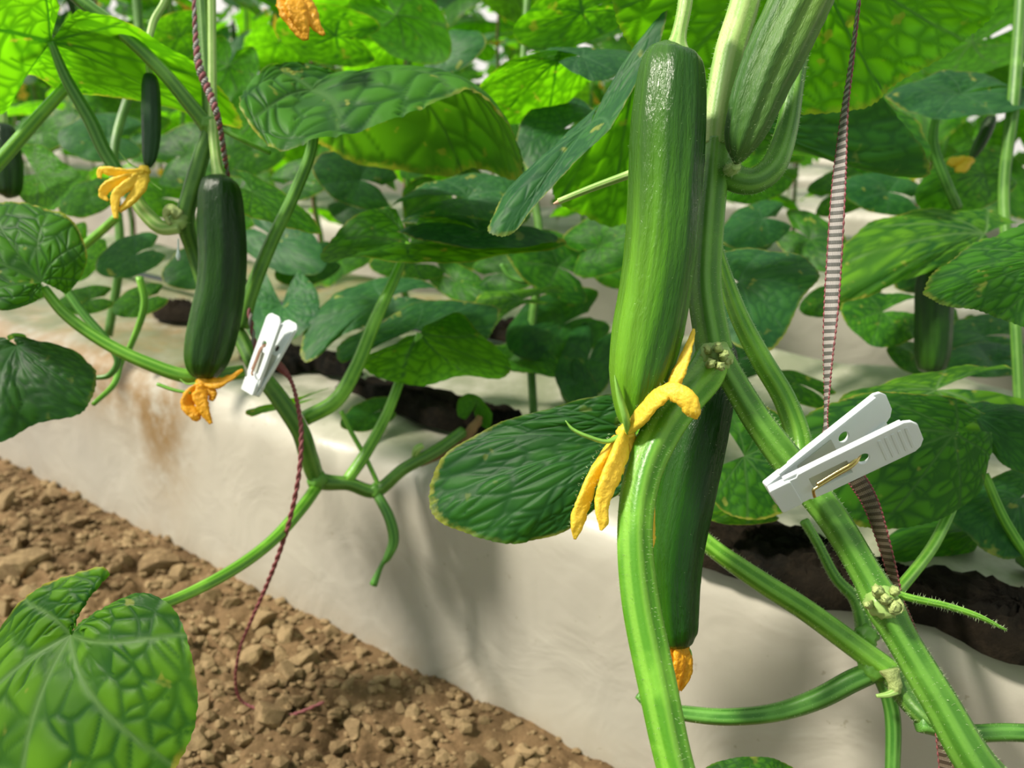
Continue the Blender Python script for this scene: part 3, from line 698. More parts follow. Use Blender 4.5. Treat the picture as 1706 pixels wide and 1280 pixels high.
leaf(mainp, (1240, 1330, .42), [(1160, 1330, .43), (1165, 1290, .43), (1200, 1268, .43), (1250, 1261, .43), (1300, 1268, .43), (1340, 1295, .43), (1360, 1340, .43), (1300, 1400, .42), (1220, 1400, .42)][::-1], 'green', 1, .02, .05)
hairs(mainp)

# ------------------------------------------------------------------ MAIN CUCUMBERS
mc = cucumber([(1126, 80, .366, 6), (1122, 86, .366, 32), (1119, 100, .366, 48), (1117, 140, .365, 57), (1112, 220, .364, 62), (1107, 320, .363, 61), (1101, 410, .362, 60), (1090, 490, .362, 59), (1077, 560, .362, 58), (1066, 620, .362, 51), (1058, 670, .363, 38), (1052, 700, .363, 24), (1048, 718, .363, 8)], 'main',
    'large striped green cucumber with yellow flower, nearest the camera', [(1149, -60, .372, 13), (1141, 10, .369, 12), (1133, 50, .367, 12), (1129, 70, .366, 15), (1126, 86, .366, 24)], hair=160)
fl = flower(mc, [
    [(1040, 722, .360, 14), (1068, 695, .354, 18), (1095, 665, .348, 16), (1120, 650, .344, 15), (1145, 665, .341, 16), (1156, 685, .341, 13), (1160, 698, .342, 3)],
    [(1110, 660, .352, 10), (1128, 632, .352, 14), (1140, 600, .354, 9), (1150, 570, .356, 6), (1156, 548, .357, 2)],
    [(1038, 725, .358, 13), (1028, 760, .352, 19), (1014, 800, .347, 18), (1003, 840, .345, 12), (1005, 868, .344, 9), (1001, 884, .344, 2)],
    [(1032, 730, .359, 12), (1008, 762, .356, 14), (985, 800, .353, 14), (968, 845, .351, 14), (961, 875, .35, 11), (958, 899, .35, 2)],
    [(1045, 722, .362, 12), (1056, 760, .364, 15), (1052, 790, .365, 12), (1042, 812, .366, 3)],
    [(1070, 700, .372, 8), (1080, 800, .374, 9), (1084, 880, .374, 8), (1086, 900, .372, 6), (1085, 918, .372, 2)]],
    'petal', [
    [(1046, 718, .356, 9), (1042, 695, .351, 11), (1033, 665, .350, 9), (1027, 640, .349, 5), (1024, 625, .349, 1)],
    [(1036, 726, .357, 7), (1010, 736, .352, 6.5), (980, 728, .350, 6), (955, 716, .350, 5), (942, 701, .350, 1.5)],
    [(1098, 668, .352, 5), (1095, 652, .352, 4), (1092, 642, .352, 1)]], core=(1042, 724, .360, 15))
HAIR.append((pw([(1040, 722, .360, 14), (1068, 695, .354, 18), (1120, 650, .344, 15), (1156, 690, .341, 12)]), 90, mc))
HAIR.append((pw([(1032, 730, .357, 18), (985, 800, .353, 16), (960, 880, .35, 12)]), 90, mc)); hairs(mc, length=.0012)
sc2 = cucumber([(1196, 560, .425, 8), (1196, 575, .424, 26), (1192, 600, .423, 36), (1180, 660, .42, 43), (1160, 740, .418, 49), (1142, 820, .416, 50), (1127, 900, .415, 48), (1122, 960, .415, 45), (1123, 1020, .415, 41), (1126, 1055, .415, 36), (1130, 1072, .415, 25), (1131, 1081, .415, 6)], 'dark',
    'dark glossy cucumber hanging behind the curved petiole', [(1196, 520, .42, 9), (1196, 545, .423, 10), (1196, 570, .424, 15)], seed=8, hair=60)
flower(sc2, [[(1118, 1078, .414, 11), (1116, 1100, .413, 12), (1120, 1130, .413, 12), (1128, 1166, .413, 3)], [(1138, 1078, .413, 11), (1144, 1100, .412, 10), (1141, 1128, .412, 9), (1132, 1150, .412, 4)], [(1128, 1080, .411, 10), (1130, 1105, .409, 12), (1127, 1135, .410, 8), (1128, 1160, .411, 2)]], 'petal_orange',
    [[(1144, 1082, .413, 2.5), (1150, 1084, .412, 1.6), (1152, 1098, .412, 1.6), (1147, 1122, .412, 1.4), (1145, 1130, .412, .6)]], core=(1130, 1084, .414, 18))
hairs(sc2)
yc = cucumber([(1226, 272, .372, 4), (1230, 260, .372, 14), (1236, 235, .371, 27), (1248, 200, .370, 35), (1266, 150, .369, 41), (1290, 95, .368, 45), (1318, 35, .367, 47), (1348, -30, .366, 47), (1390, -120, .366, 44), (1420, -190, .366, 20), (1424, -200, .366, 4)], 'young',
    'young ribbed cucumber slanting up out of the top of the picture', [(1205, 285, .392, 12), (1218, 284, .384, 10), (1227, 276, .374, 8)], seed=4, nr=8, ridge=.085, hair=260, crumple=.015)
hairs(yc)

# ------------------------------------------------------------------ strings
def band(name, pts, label, hw=.0033, par=None, edge=True, mat='band'):
    """pts: x, y, d, flat angle (0 = broadside) , width factor"""
    root = thing(name, P(*pts[0][:3]), label, 'string')
    A = np.array([[*P(x, y, d), a, w] for x, y, d, a, w in pts]); S = spline(A, 420); c = S[:, :3]
    T = np.gradient(c, axis=0); T /= np.linalg.norm(T, axis=1)[:, None]; view = c-EYE; view /= np.linalg.norm(view, axis=1)[:, None]
    X = np.cross(T, view); X /= np.linalg.norm(X, axis=1)[:, None]; Y = np.cross(T, X)
    a = S[:, 3][:, None]; D = X*np.cos(a)+Y*np.sin(a); Nn = -X*np.sin(a)+Y*np.cos(a)
    hwv = hw*S[:, 4][:, None]; th = .00035
    s = np.concatenate([[0], np.cumsum(np.linalg.norm(np.diff(c, axis=0), axis=1))])
    rows = []; us = []
    prof = [(-1, 0), (-.9, 1), (-.3, 1.2), (.3, 1.2), (.9, 1), (1, 0), (.9, -1), (.3, -1.2), (-.3, -1.2), (-.9, -1)]
    for u, v in prof: rows.append(c+D*hwv*u+Nn*th*v); us.append((u+1)/2)
    m = len(prof); V = np.stack(rows, 1).reshape(-1, 3); uv = np.stack(np.broadcast_arrays(np.array(us)[None], s[:, None]), -1).reshape(-1, 2)
    n = len(c); i, j = np.meshgrid(np.arange(n-1), np.arange(m), indexing='ij'); j2 = (j+1) % m
    Fc = np.stack([i*m+j, i*m+j2, (i+1)*m+j2, (i+1)*m+j], -1).reshape(-1, 4)
    mk('woven_tape', V, Fc, M[mat], root, uv)
    for sg in (-1, 1):
        # beaded edge cord
        SS = 1600; Q = spline(np.hstack([c+D*hwv*sg, hwv]), SS); L = s[-1]
        bead = .00042*(1+.45*np.sin(np.linspace(0, L, SS)*2*np.pi/.0026))*np.clip(Q[:, 3]/hw*1.3, .75, 1)
        V, F2, uv2, cps, _ = tube_geo(Q[:, :3], bead, sides=6, ridge=0)
        mk('edge_cord', V, join_quads_tris(V, F2, cps), M['cord_red'], root, uv2)
    return root
band('climbing_string', [(1438, -80, .386, 1.3, .8), (1431, 0, .384, 1.35, .8), (1419, 100, .382, 1.25, .8), (1408, 180, .380, 1.1, .9), (1401, 260, .379, .75, 1), (1396, 330, .378, .35, 1), (1390, 430, .377, .1, 1), (1385, 510, .376, .3, 1), (1380, 590, .375, .8, .9), (1378, 650, .374, 1.1, .75), (1376, 700, .372, 1.2, .6), (1378, 738, .370, .6, .7), (1395, 765, .372, .5, .8)], 'pink and grey woven string running up from the large clip')
band('climbing_string', [(1400, 765, .372, .5, .9), (1428, 800, .376, .1, 1.2), (1450, 838, .379, .2, 1.1), (1468, 890, .382, .5, 1), (1485, 950, .385, .7, .9), (1498, 1000, .386, .9, .9), (1518, 1040, .387, 1.2, .8), (1540, 1095, .386, 1.2, .8), (1556, 1150, .385, .8, .9), (1568, 1210, .384, .4, .9), (1578, 1290, .384, .3, 1), (1590, 1400, .39, .3, 1)], 'brown woven string tail hanging below the large clip', mat='band_brown')
def cord(name, pts, label, cat='string', mat='cord_red', **kw):
    root = thing(name, P(*pts[0][:3]), label, cat)
    W = pw(pts); S = spline(W, 500)
    for ph in (0, math.pi):
        T, X, Y = frames(S[:, :3]); t = np.linspace(0, np.linalg.norm(np.diff(S[:, :3], axis=0), axis=1).sum(), 500)*2*np.pi/.012+ph
        c = S[:, :3]+(X*np.cos(t)[:, None]+Y*np.sin(t)[:, None])*S[:, 3:4]*.5
        V, F2, uv2, cps, _ = tube_geo(c, S[:, 3]*.75, sides=6, ridge=0)
        mk('strand', V, join_quads_tris(V, F2, cps), M['band'] if (ph == 0 and kw.get('two')) else M[mat], root, uv2)
    return root
cord('twine', [(318, -60, .57, 3), (323, 0, .57, 3), (326, 60, .57, 4), (332, 110, .565, 6), (347, 150, .565, 6), (360, 185, .56, 5), (368, 220, .57, 4), (374, 260, .585, 4), (380, 295, .60, 3), (395, 400, .625, 3.5), (408, 470, .63, 3.5), (417, 530, .62, 3.5), (428, 590, .60, 3.5), (440, 612, .60, 3.5)], 'dark red twine twisted down the stem of the left plant to the small clip', two=True)
cord('twine', [(445, 606, .60, 5), (458, 606, .60, 7), (470, 615, .60, 6), (485, 635, .60, 3), (495, 670, .60, 3.3), (502, 720, .60, 3.6), (498, 790, .60, 3.6), (483, 865, .61, 3.6), (462, 930, .62, 3.5), (440, 985, .64, 3.2), (418, 1035, .66, 2.6), (400, 1080, .68, 2.3), (392, 1130, .70, 2.2), (400, 1165, .715, 2.2), (430, 1182, .715, 2.2), (480, 1192, .71, 2.2), (540, 1170, .71, 2.2)], 'dark red twine tail hanging from the small clip and curling over the soil')

# ------------------------------------------------------------------ clips
def plate(name, outline, holes, T0, T1, M4, mat, parent, bevel=.0003):
    cu = bpy.data.curves.new('tmp', 'CURVE'); cu.dimensions = '2D'; cu.fill_mode = 'BOTH'
    cu.extrude = (T1-T0)/2-bevel; cu.bevel_depth = bevel; cu.bevel_resolution = 2
    for poly in [outline]+holes:
        sp = cu.splines.new('POLY'); sp.points.add(len(poly)-1)
        for q, p in enumerate(poly): sp.points[q].co = (p[0], p[1], 0, 1)
        sp.use_cyclic_u = True
    ob = bpy.data.objects.new('tmp', cu); C.objects.link(ob)
    dg = bpy.context.evaluated_depsgraph_get(); me = bpy.data.meshes.new_from_object(ob.evaluated_get(dg)); bpy.data.objects.remove(ob)
    me.transform(Matrix.Translation((0, 0, (T0+T1)/2))); me.transform(M4)
    me.materials.clear(); me.materials.append(mat); me.name = name
    o = bpy.data.objects.new(name, me); C.objects.link(o); o.parent = parent; o.location = (0, 0, 0); WL[o.name] = WL[parent.name].copy(); return o
def rrect(x0, y0, x1, y1, r, n=5):
    out = []
    for cx, cy, a0 in ((x1-r, y1-r, 0), (x0+r, y1-r, 90), (x0+r, y0+r, 180), (x1-r, y0+r, 270)):
        for k in range(n+1): a = math.radians(a0+90*k/n); out.append((cx+r*math.cos(a), cy+r*math.sin(a)))
    return out
def clip(A, B, ez, label, width=.0185, op=.2, wire='brass', L=None):
    A = np.array(A); B = np.array(B); L = np.linalg.norm(B-A); ex = (B-A)/L
    ez = np.array(ez, float); ez -= ex*(ez@ex); ez /= np.linalg.norm(ez); ey = np.cross(ez, ex)
    root = thing('plant_clip', A, label, 'clip')
    fr = Matrix(((ex[0], ey[0], ez[0]), (ex[1], ey[1], ez[1]), (ex[2], ey[2], ez[2]))).to_4x4()   # root-local
    w = width/2; th = .0016
    def leg(sign, name):
        ang = -op/2*sign
        loc = fr @ Matrix.Translation((0, 0, sign*.0008)) @ Matrix.Rotation(ang, 4, 'Y')
        if sign < 0: loc = loc @ Matrix.Scale(-1, 4, (0, 0, 1))
        out = [(0, -w*.82), (.006, -w*.86), (.012, -w*.8), (.2*L, -w*.95), (.34*L, -w), (.93*L, -w), (.97*L, -w*.85), (L, -w*.5), (L, w*.5), (.97*L, w*.85), (.93*L, w), (.34*L, w), (.2*L, w*.95), (.012, w*.8), (.006, w*.86), (0, w*.82)]
        o = plate(name, out, [rrect(.24*L, -w*.52, .52*L, w*.45, .0006), rrect(.57*L, -w*.3, .66*L, w*.38, w*.3)], .0006, .0006+th, loc, M['white_plastic'], root)
        plate('recess', rrect(.235*L, -w*.6, .525*L, w*.5, .0006), [], .0002, .0007, loc, M['clear_plastic'], o, .0001)
        plate('jaw', rrect(-.001, -w*.85, .0085, w*.85, .0008), [], -.0006, .0030, loc, M['white_plastic'], o, .0004)
        for yy in (-w*.93, w*.93): plate('rib', rrect(.10*L, yy-.0006, .92*L, yy+.0006, .0005), [], -.0008, .0014, loc, M['white_plastic'], o, .0002)
        for k in range(5): plate('grip_ridge', rrect((.74+.045*k)*L, -w*.7, (.74+.045*k)*L+.0011, w*.7, .0004), [], .0018, .0025, loc, M['white_plastic'], o, .0002)
        return o, loc
    o1, l1 = leg(1, 'front_leg'); o2, l2 = leg(-1, 'back_leg')
    A3 = [(.235*L, -w*.1, .0048), (.27*L, -w*.05, .0044), (.40*L, w*.0, .0036), (.53*L, w*.05, .0030), (.60*L, w*.1, .0005), (.62*L, w*.1, -.004)]
    base = np.array(A)
    A3 = [(.22*L, -w*.42, .0058)]+A3
    W = [(*(base+np.array((l1 @ Vector(p))[:])), .00075) for p in A3]
    tubeW('spring', W, M[wire], root, sides=10, ridge=0, seg=50)
    W = [(*(base+np.array((l1 @ Vector((p[0], p[1]+.0016, p[2]-.0002)))[:])), .0007) for p in A3[2:]]
    tubeW('spring', W, M[wire], root, sides=10, ridge=0, seg=50)
    return root
toc = -FWD
clip(P(1292, 826, .359), P(1507, 692, .349), toc*.80+(-UP)*.52+RIGHT*.28, 'large translucent white plastic clip gripping the stem, nearest the camera', .0212, .27)
clip(P(418, 652, .585), P(474, 530, .585), toc*.72-RIGHT*.60-UP*.25, 'small blurred white clip on the left plant below the left cucumber', .0160, .22, wire='rust')

# ------------------------------------------------------------------ LEFT PLANT
lp = thing('cucumber_plant', bed_pt(.33, .10, .22), 'left cucumber plant bearing the thick dark cucumber, its bare vine on the bed edge', 'plant')
tube('vine', [(330, -80, .60, 9), (337, 0, .60, 9), (343, 90, .60, 10), (350, 205, .60, 13), (335, 260, .60, 13), (318, 320, .60, 14), (308, 370, .605, 14), (322, 420, .62, 12), (350, 500, .63, 12), (398, 560, .63, 13), (425, 612, .625, 13), (465, 665, .63, 15), (500, 720, .64, 15), (515, 765, .66, 15), (532, 800, .68, 14), (580, 806, .69, 11), (626, 818, .70, 11), (672, 782, .70, 10), (725, 752, .71, 10), (770, 720, .74, 9)], SM['olive'], lp, sides=16, seg=150, hair=400)
node(lp, 350, 208, .597, 17, 1, SM['stem']); node(lp, 528, 800, .675, 17, 2, SM['stem']); node(lp, 300, 366, .602, 17, 3); node(lp, 626, 818, .70, 13, 6, SM['stem'])
tube('side_shoot', [(345, 208, .597, 14), (320, 178, .59, 12), (270, 118, .58, 11), (205, 55, .57, 11), (140, 5, .56, 11), (90, -40, .56, 10)], SM['stem'], lp, sides=16, hair=120)
tube('side_shoot', [(358, 208, .60, 5), (400, 232, .60, 4), (450, 255, .62, 4)], SM['petiole'], lp, sides=8)
tube('side_shoot', [(300, 378, .60, 11), (268, 378, .60, 12), (240, 352, .60, 12), (222, 325, .60, 10)], SM['pale'], lp, sides=14)
tube('scar', [(300, 360, .595, 9), (284, 348, .592, 9), (276, 360, .592, 5), (284, 374, .592, 3)], M['scar'], lp, sides=10, crumple=.2)
tube('side_shoot', [(110, 145, .60, 9), (60, 200, .60, 10), (0, 268, .60, 11), (-60, 330, .60, 11)], SM['petiole'], lp, sides=14)
tube('side_shoot', [(140, 410, .75, 7), (170, 385, .74, 7), (195, 362, .72, 7)], SM['petiole'], lp, sides=10)
tube('tendril', [(232, 462, .70, 6), (240, 510, .70, 6), (218, 575, .70, 5), (200, 605, .70, 6), (190, 640, .68, 5), (155, 674, .66, 4)], SM['petiole'], lp, sides=8)
tube('tendril', [(108, 480, .66, 7), (140, 525, .66, 7), (175, 565, .66, 7), (196, 600, .66, 6), (182, 625, .66, 5), (158, 630, .66, 4)], SM['deep'], lp, sides=8)
tube('tendril', [(568, 685, .70, 4), (585, 720, .70, 4), (610, 765, .70, 4), (632, 812, .70, 4)], SM['petiole'], lp, sides=8)
tube('tendril', [(626, 820, .70, 8), (648, 862, .69, 9), (656, 900, .69, 9), (646, 928, .69, 7), (636, 942, .69, 4), (622, 975, .69, 7)], SM['deep'], lp, sides=10, label='short cut tendril dangling before the white film')
tube('tendril', [(262, 640, .58, 3), (290, 650, .58, 3), (318, 655, .58, 2)], SM['petiole'], lp, sides=6)
tube('side_shoot', [(690, 770, .71, 6), (694, 750, .70, 7), (705, 742, .70, 5)], SM['pale'], lp, sides=8)
# leaf 4: upper left, seen from below
leaf(lp, (85, 70, .565), [(100, 10, .535), (70, -30, .51), (0, -20, .51), (-60, 40, .53), (-60, 130, .57), (0, 190, .61), (45, 130, .60), (100, 150, .62), (190, 165, .63), (290, 180, .635), (395, 215, .645), (385, 170, .63), (330, 110, .60), (260, 65, .57), (190, 30, .545), (130, 15, .54)][::-1],
     'lit', 2, .015, .03, label='big backlit leaf seen from below in the upper left corner', petiole=[(85, 70, .562, 6), (110, 130, .575, 9), (150, 200, .59, 11), (180, 262, .60, 11), (240, 350, .61, 10)], pmat='deep')
leaf(lp, (118, 1058, .43), [(128, 1042, .43), (130, 1000, .432), (180, 951, .435), (120, 957, .437), (60, 985, .44), (0, 1052, .44), (-60, 1150, .44), (-100, 1290, .43), (-70, 1400, .42), (10, 1480, .41), (130, 1440, .40), (230, 1360, .40), (300, 1270, .40), (331, 1180, .405), (318, 1090, .41), (290, 1015, .42), (238, 989, .425), (180, 1010, .43), (135, 1050, .43)],
     'bright', 2, .034, .10, label='bright puckered leaf with yellow rim over the soil, bottom left', cells=320, seed=21, petiole=[(118, 1060, .434, 7), (200, 1025, .46, 9), (285, 1002, .50, 9), (380, 955, .55, 10), (450, 905, .60, 10), (500, 850, .64, 10), (530, 808, .68, 10)])
leaf(lp, (70, 470, .57), [(110, 490, .58), (138, 455, .58), (142, 415, .58), (122, 372, .585), (70, 345, .59), (0, 340, .60), (-60, 355, .60), (-100, 420, .58), (-70, 490, .56), (0, 517, .55), (50, 506, .56), (72, 494, .565)], 'green', 2, .040, .16, seed=31, cells=90,
     label='puckered leaf cut by the left edge, beside the flowers', petiole=[(72, 480, .575, 8), (110, 525, .58, 9), (170, 568, .585, 10), (240, 603, .59, 11), (320, 628, .60, 12), (405, 620, .62, 12)])
leaf(lp, (28, 575, .59), [(25, 562, .59), (90, 574, .59), (150, 605, .59), (161, 635, .585), (150, 668, .58), (128, 692, .575), (60, 706, .57), (0, 738, .56), (-80, 740, .56), (-120, 660, .58), (-60, 580, .59), (10, 565, .59)][::-1], 'dark', 1, .03, .12, label='rounded dark leaf at the left edge above the film')
leaf(lp, (30, 562, .60), [(15, 568, .60), (12, 560, .60), (25, 555, .60), (42, 558, .60), (44, 568, .60)][::-1], 'lit', 0, .01, .03)
# leaf 5: tent shaped leaf, upper centre
leaf(lp, (520, 150, .60), [(560, 118, .62), (500, 104, .62), (440, 122, .60), (402, 160, .56), (420, 215, .54), (468, 251, .53), (540, 236, .535), (630, 208, .54), (710, 186, .55), (786, 150, .56), (838, 215, .58), (873, 285, .60), (840, 300, .67), (790, 281, .70), (742, 297, .72), (640, 282, .74), (565, 263, .74), (530, 240, .72)],
     'green', 2, .030, .05, seed=41, cells=120, mids={0: (545, 128, .62), 1: (500, 118, .615), 2: (465, 128, .60), 3: (450, 145, .57), 4: (460, 170, .56), 5: (485, 190, .555), 6: (530, 180, .56), 7: (590, 150, .565), 8: (640, 128, .575), 9: (690, 118, .585), 10: (730, 120, .60), 11: (740, 122, .615), 12: (725, 130, .63), 13: (690, 135, .64), 14: (660, 140, .65), 15: (600, 145, .65), 16: (550, 150, .64), 17: (530, 160, .64)},
     label='arched leaf showing puckered top and glowing underside, upper centre', petiole=[(522, 165, .605, 8), (520, 245, .61, 9), (490, 325, .615, 10), (452, 405, .62, 11), (418, 490, .625, 12), (405, 545, .63, 12)], pmat='stem')
leaf(lp, (683, 405, .68), [(660, 350, .70), (625, 347, .70), (575, 372, .69), (538, 420, .68), (545, 437, .66), (610, 430, .65), (690, 440, .64), (780, 436, .64), (860, 424, .65), (945, 406, .67), (860, 380, .69), (770, 362, .70), (700, 362, .705)],
     'lit', 1, .02, .03, seed=51, petiole=[(683, 405, .68, 7), (655, 470, .68, 9), (625, 535, .67, 11), (595, 610, .665, 12), (560, 668, .66, 13), (508, 698, .655, 13)], label='flat lit leaf held on the tall petiole right of the small clip')
leaf(lp, (700, 555, .72), [(705, 545, .73), (760, 520, .74), (800, 555, .73), (848, 600, .71), (842, 628, .70), (770, 628, .69), (690, 642, .68), (620, 622, .69), (600, 600, .70), (640, 580, .71), (680, 560, .72)], 'lit', 1, .02, .02, seed=55, petiole=[(700, 557, .72, 6), (672, 620, .71, 8), (645, 690, .705, 9), (610, 755, .70, 10), (578, 802, .69, 10)])
leaf(lp, (692, 548, .74), [(660, 560, .74), (610, 585, .73), (570, 605, .72), (565, 575, .73), (620, 545, .74), (700, 503, .76), (760, 502, .77), (828, 512, .77), (822, 550, .75), (795, 578, .74), (740, 575, .73)][::-1], 'blue', 1, .02, .04, seed=57)
leaf(lp, (490, 672, .70), [(555, 645, .70), (520, 655, .70), (470, 668, .69), (412, 684, .68), (420, 694, .67), (470, 680, .68), (530, 665, .69)], 'bright', 0, .02, .03, seed=59)
leaf(lp, (795, 670, .76), [(775, 700, .76), (762, 690, .76), (765, 665, .76), (785, 656, .76), (805, 668, .755), (820, 695, .75), (812, 715, .75), (795, 700, .75), (790, 685, .755)], 'dark', 0, .03, .2, seed=60, label='small curled withering leaf on the bed')
tube('withered_tip', [(700, 775, .72, 4), (760, 745, .74, 7), (790, 712, .75, 8), (800, 695, .755, 6)], M['brown'], lp, sides=8, crumple=.3)
leaf(lp, (60, 20, .56), [(-40, 40, .56), (-20, 25, .56), (60, 20, .55), (105, 5, .55), (120, -20, .56), (40, -50, .58), (-40, -30, .58)][::1], 'blue', 0, .02, .05)
leaf(lp, (420, 320, .72), [(385, 280, .73), (430, 295, .73), (490, 335, .73), (538, 388, .72), (500, 385, .71), (450, 372, .70), (395, 350, .69), (380, 310, .71)][::-1], 'lit', 1, .015, .05)
hairs(lp, length=.0010)
lc = cucumber([(365, 291, .588, 4), (365, 296, .588, 20), (365, 306, .588, 29), (367, 330, .588, 35), (369, 380, .588, 38), (371, 430, .588, 38), (368, 480, .588, 38), (359, 530, .588, 40), (349, 575, .588, 39), (342, 605, .588, 33), (339, 625, .588, 22), (338, 634, .588, 6)], 'left',
    'thick dark green cucumber with orange flower on the left plant', [(352, -40, .60, 7), (353, 100, .598, 7), (354, 200, .594, 8), (359, 260, .59, 8), (362, 282, .589, 9), (364, 296, .588, 13)], seed=15, smat='pale')
flower(lc, [[(338, 636, .587, 9), (360, 640, .585, 10), (380, 632, .584, 6), (404, 616, .583, 2)], [(335, 640, .586, 9), (318, 655, .584, 11), (312, 675, .582, 11), (325, 692, .58, 9), (332, 700, .58, 4)], [(340, 645, .584, 9), (335, 662, .58, 12), (342, 685, .578, 8), (352, 706, .578, 3)], [(340, 642, .586, 8), (355, 655, .584, 7), (352, 668, .584, 4)]], 'petal_orange', [[(330, 638, .585, 3), (312, 640, .583, 2.5), (300, 632, .583, 1)]], core=(338, 640, .586, 12), seed=20)
bc = cucumber([(250, 122, .59, 4), (250, 127, .59, 10), (251, 145, .59, 14), (252, 180, .59, 15), (252, 225, .59, 14.5), (250, 255, .59, 12), (248, 272, .59, 8), (247, 279, .59, 3)], 'baby', 'slim young dark cucumber with open yellow flower, upper left', [(283, -50, .60, 6), (275, 0, .60, 6), (256, 35, .595, 6), (247, 75, .59, 5), (247, 110, .59, 4), (250, 124, .59, 6)], seed=16)
flower(bc, [[(240, 285, .585, 9), (215, 288, .58, 9), (185, 285, .578, 8), (168, 284, .578, 5), (166, 297, .578, 3)], [(238, 290, .585, 9), (205, 298, .577, 9), (180, 310, .575, 8), (172, 325, .575, 6), (180, 334, .575, 2)], [(238, 292, .585, 9), (215, 308, .576, 8), (196, 325, .573, 7), (192, 345, .573, 6), (194, 364, .573, 3)], [(240, 290, .585, 9), (235, 312, .58, 9), (218, 335, .577, 7), (198, 352, .575, 4)]], 'petal', [[(236, 284, .585, 2.5), (215, 272, .582, 1.8), (198, 252, .58, .8)], [(238, 292, .585, 2.5), (255, 306, .585, 1.6), (270, 317, .585, .8)]], core=(240, 286, .586, 10), seed=31)
tf = thing('hanging_flower', P(495, -10, .55), 'large drooping orange yellow blossom at the top edge', 'flower')
flower(tf, [[(480, -15, .55, 12), (478, 10, .548, 16), (490, 35, .546, 14), (510, 65, .545, 6)], [(500, -15, .55, 12), (510, 15, .547, 16), (525, 40, .546, 10), (540, 58, .546, 3)], [(490, -15, .55, 14), (495, 15, .544, 18), (505, 40, .543, 12), (512, 66, .544, 3)]], 'petal_orange', core=(492, -14, .55, 18), name='blossom')
o = tube('water_drop', [(297, 398, .60, 1.2), (297, 415, .60, 1.8), (297, 427, .60, 4), (297, 434, .60, 2)], M['drop'], None, sides=10, ridge=0)
tag(o, 'tiny clear sap drop hanging under the node left of the dark cucumber', 'drop')

# ------------------------------------------------------------------ MIDDLE plants: hand-placed leaves
mp = thing('cucumber_plant', bed_pt(.05, .45, .22), 'mid-distance cucumber plant whose leaves fill the centre behind the main cucumber', 'plant')
tube('vine', [(890, 700, .85, 7), (885, 560, .86, 7), (900, 400, .86, 7), (870, 200, .88, 6), (878, 0, .90, 6), (880, -60, .9, 6)], SM['olive'], mp, sides=10, seg=40)
leaf(mp, (985, 205, .50), [(1045, 115, .50), (1080, 62, .495), (1112, 12, .49), (1104, 58, .485), (1068, 130, .48), (1025, 200, .475), (975, 258, .475), (915, 315, .48), (872, 372, .485), (842, 395, .485), (812, 384, .49), (835, 335, .50), (880, 285, .505), (935, 235, .51), (1000, 170, .51)][::-1], 'blue', 2, .014, .05, seed=61, label='long leaf seen edge-on pointing down-left beside the main cucumber')
leaf(mp, (1060, 120, .56), [(1085, 60, .53), (1112, 40, .53), (1130, 130, .56), (1130, 260, .60), (1070, 360, .63), (1030, 378, .63), (975, 362, .63), (925, 330, .62), (925, 300, .61), (960, 250, .59), (1005, 200, .57), (1040, 150, .55)], 'lit', 1, .025, -.02, seed=62, label='glowing backlit leaf behind the upper half of the main cucumber')
leaf(mp, (930, 100, .66), [(990, 90, .66), (930, 82, .66), (860, 98, .67), (815, 125, .69), (795, 165, .72), (825, 200, .74), (880, 205, .74), (940, 180, .73), (985, 135, .70), (1040, 120, .68), (1075, 90, .66)][::-1], 'lit', 1, .02, .04, seed=63)
leaf(mp, (970, 95, .64), [(880, 90, .65), (930, 80, .66), (1000, 82, .66), (1062, 92, .65), (1050, 115, .63), (1000, 135, .62), (970, 128, .62), (930, 105, .63)][::-1], 'blue', 1, .02, .08, seed=64)
leaf(mp, (940, 215, .72), [(1000, 190, .72), (960, 165, .73), (900, 170, .73), (868, 205, .72), (862, 250, .71), (890, 290, .70), (940, 290, .69), (990, 260, .69), (1010, 220, .7)], 'blue', 1, .02, .1, seed=65)
leaf(mp, (780, 330, .74), [(650, 345, .74), (700, 312, .75), (790, 290, .76), (860, 305, .75), (885, 360, .72), (830, 385, .71), (740, 375, .71), (665, 372, .72)][::-1], 'blue', 1, .03, .1, seed=66)
leaf(mp, (800, 385, .66), [(670, 368, .68), (740, 362, .69), (830, 372, .69), (925, 395, .67), (900, 408, .65), (800, 415, .64), (700, 400, .65), (660, 385, .67)][::-1], 'dark', 1, .03, .1, seed=67)
leaf(mp, (640, 500, .80), [(730, 480, .82), (680, 462, .83), (610, 470, .83), (550, 498, .81), (510, 540, .79), (503, 592, .77), (522, 600, .76), (570, 560, .77), (640, 532, .78), (710, 500, .79)], 'blue', 1, .025, .08, seed=68)
leaf(mp, (870, 500, .80), [(938, 490, .81), (935, 478, .82), (870, 484, .83), (800, 492, .83), (790, 530, .81), (820, 545, .79), (860, 512, .78), (915, 505, .79)], 'bright', 1, .02, .08, seed=69)
leaf(mp, (470, 510, .82), [(440, 445, .84), (410, 480, .83), (405, 540, .80), (440, 575, .78), (490, 565, .78), (528, 530, .79), (530, 490, .81), (500, 450, .83)], 'blue', 1, .03, .08, seed=70)
leaf(mp, (850, 600, .86), [(760, 575, .86), (830, 575, .86), (880, 560, .86), (930, 600, .84), (930, 628, .82), (860, 620, .81), (790, 622, .82)][::-1], 'green', 1, .02, .06, seed=71)
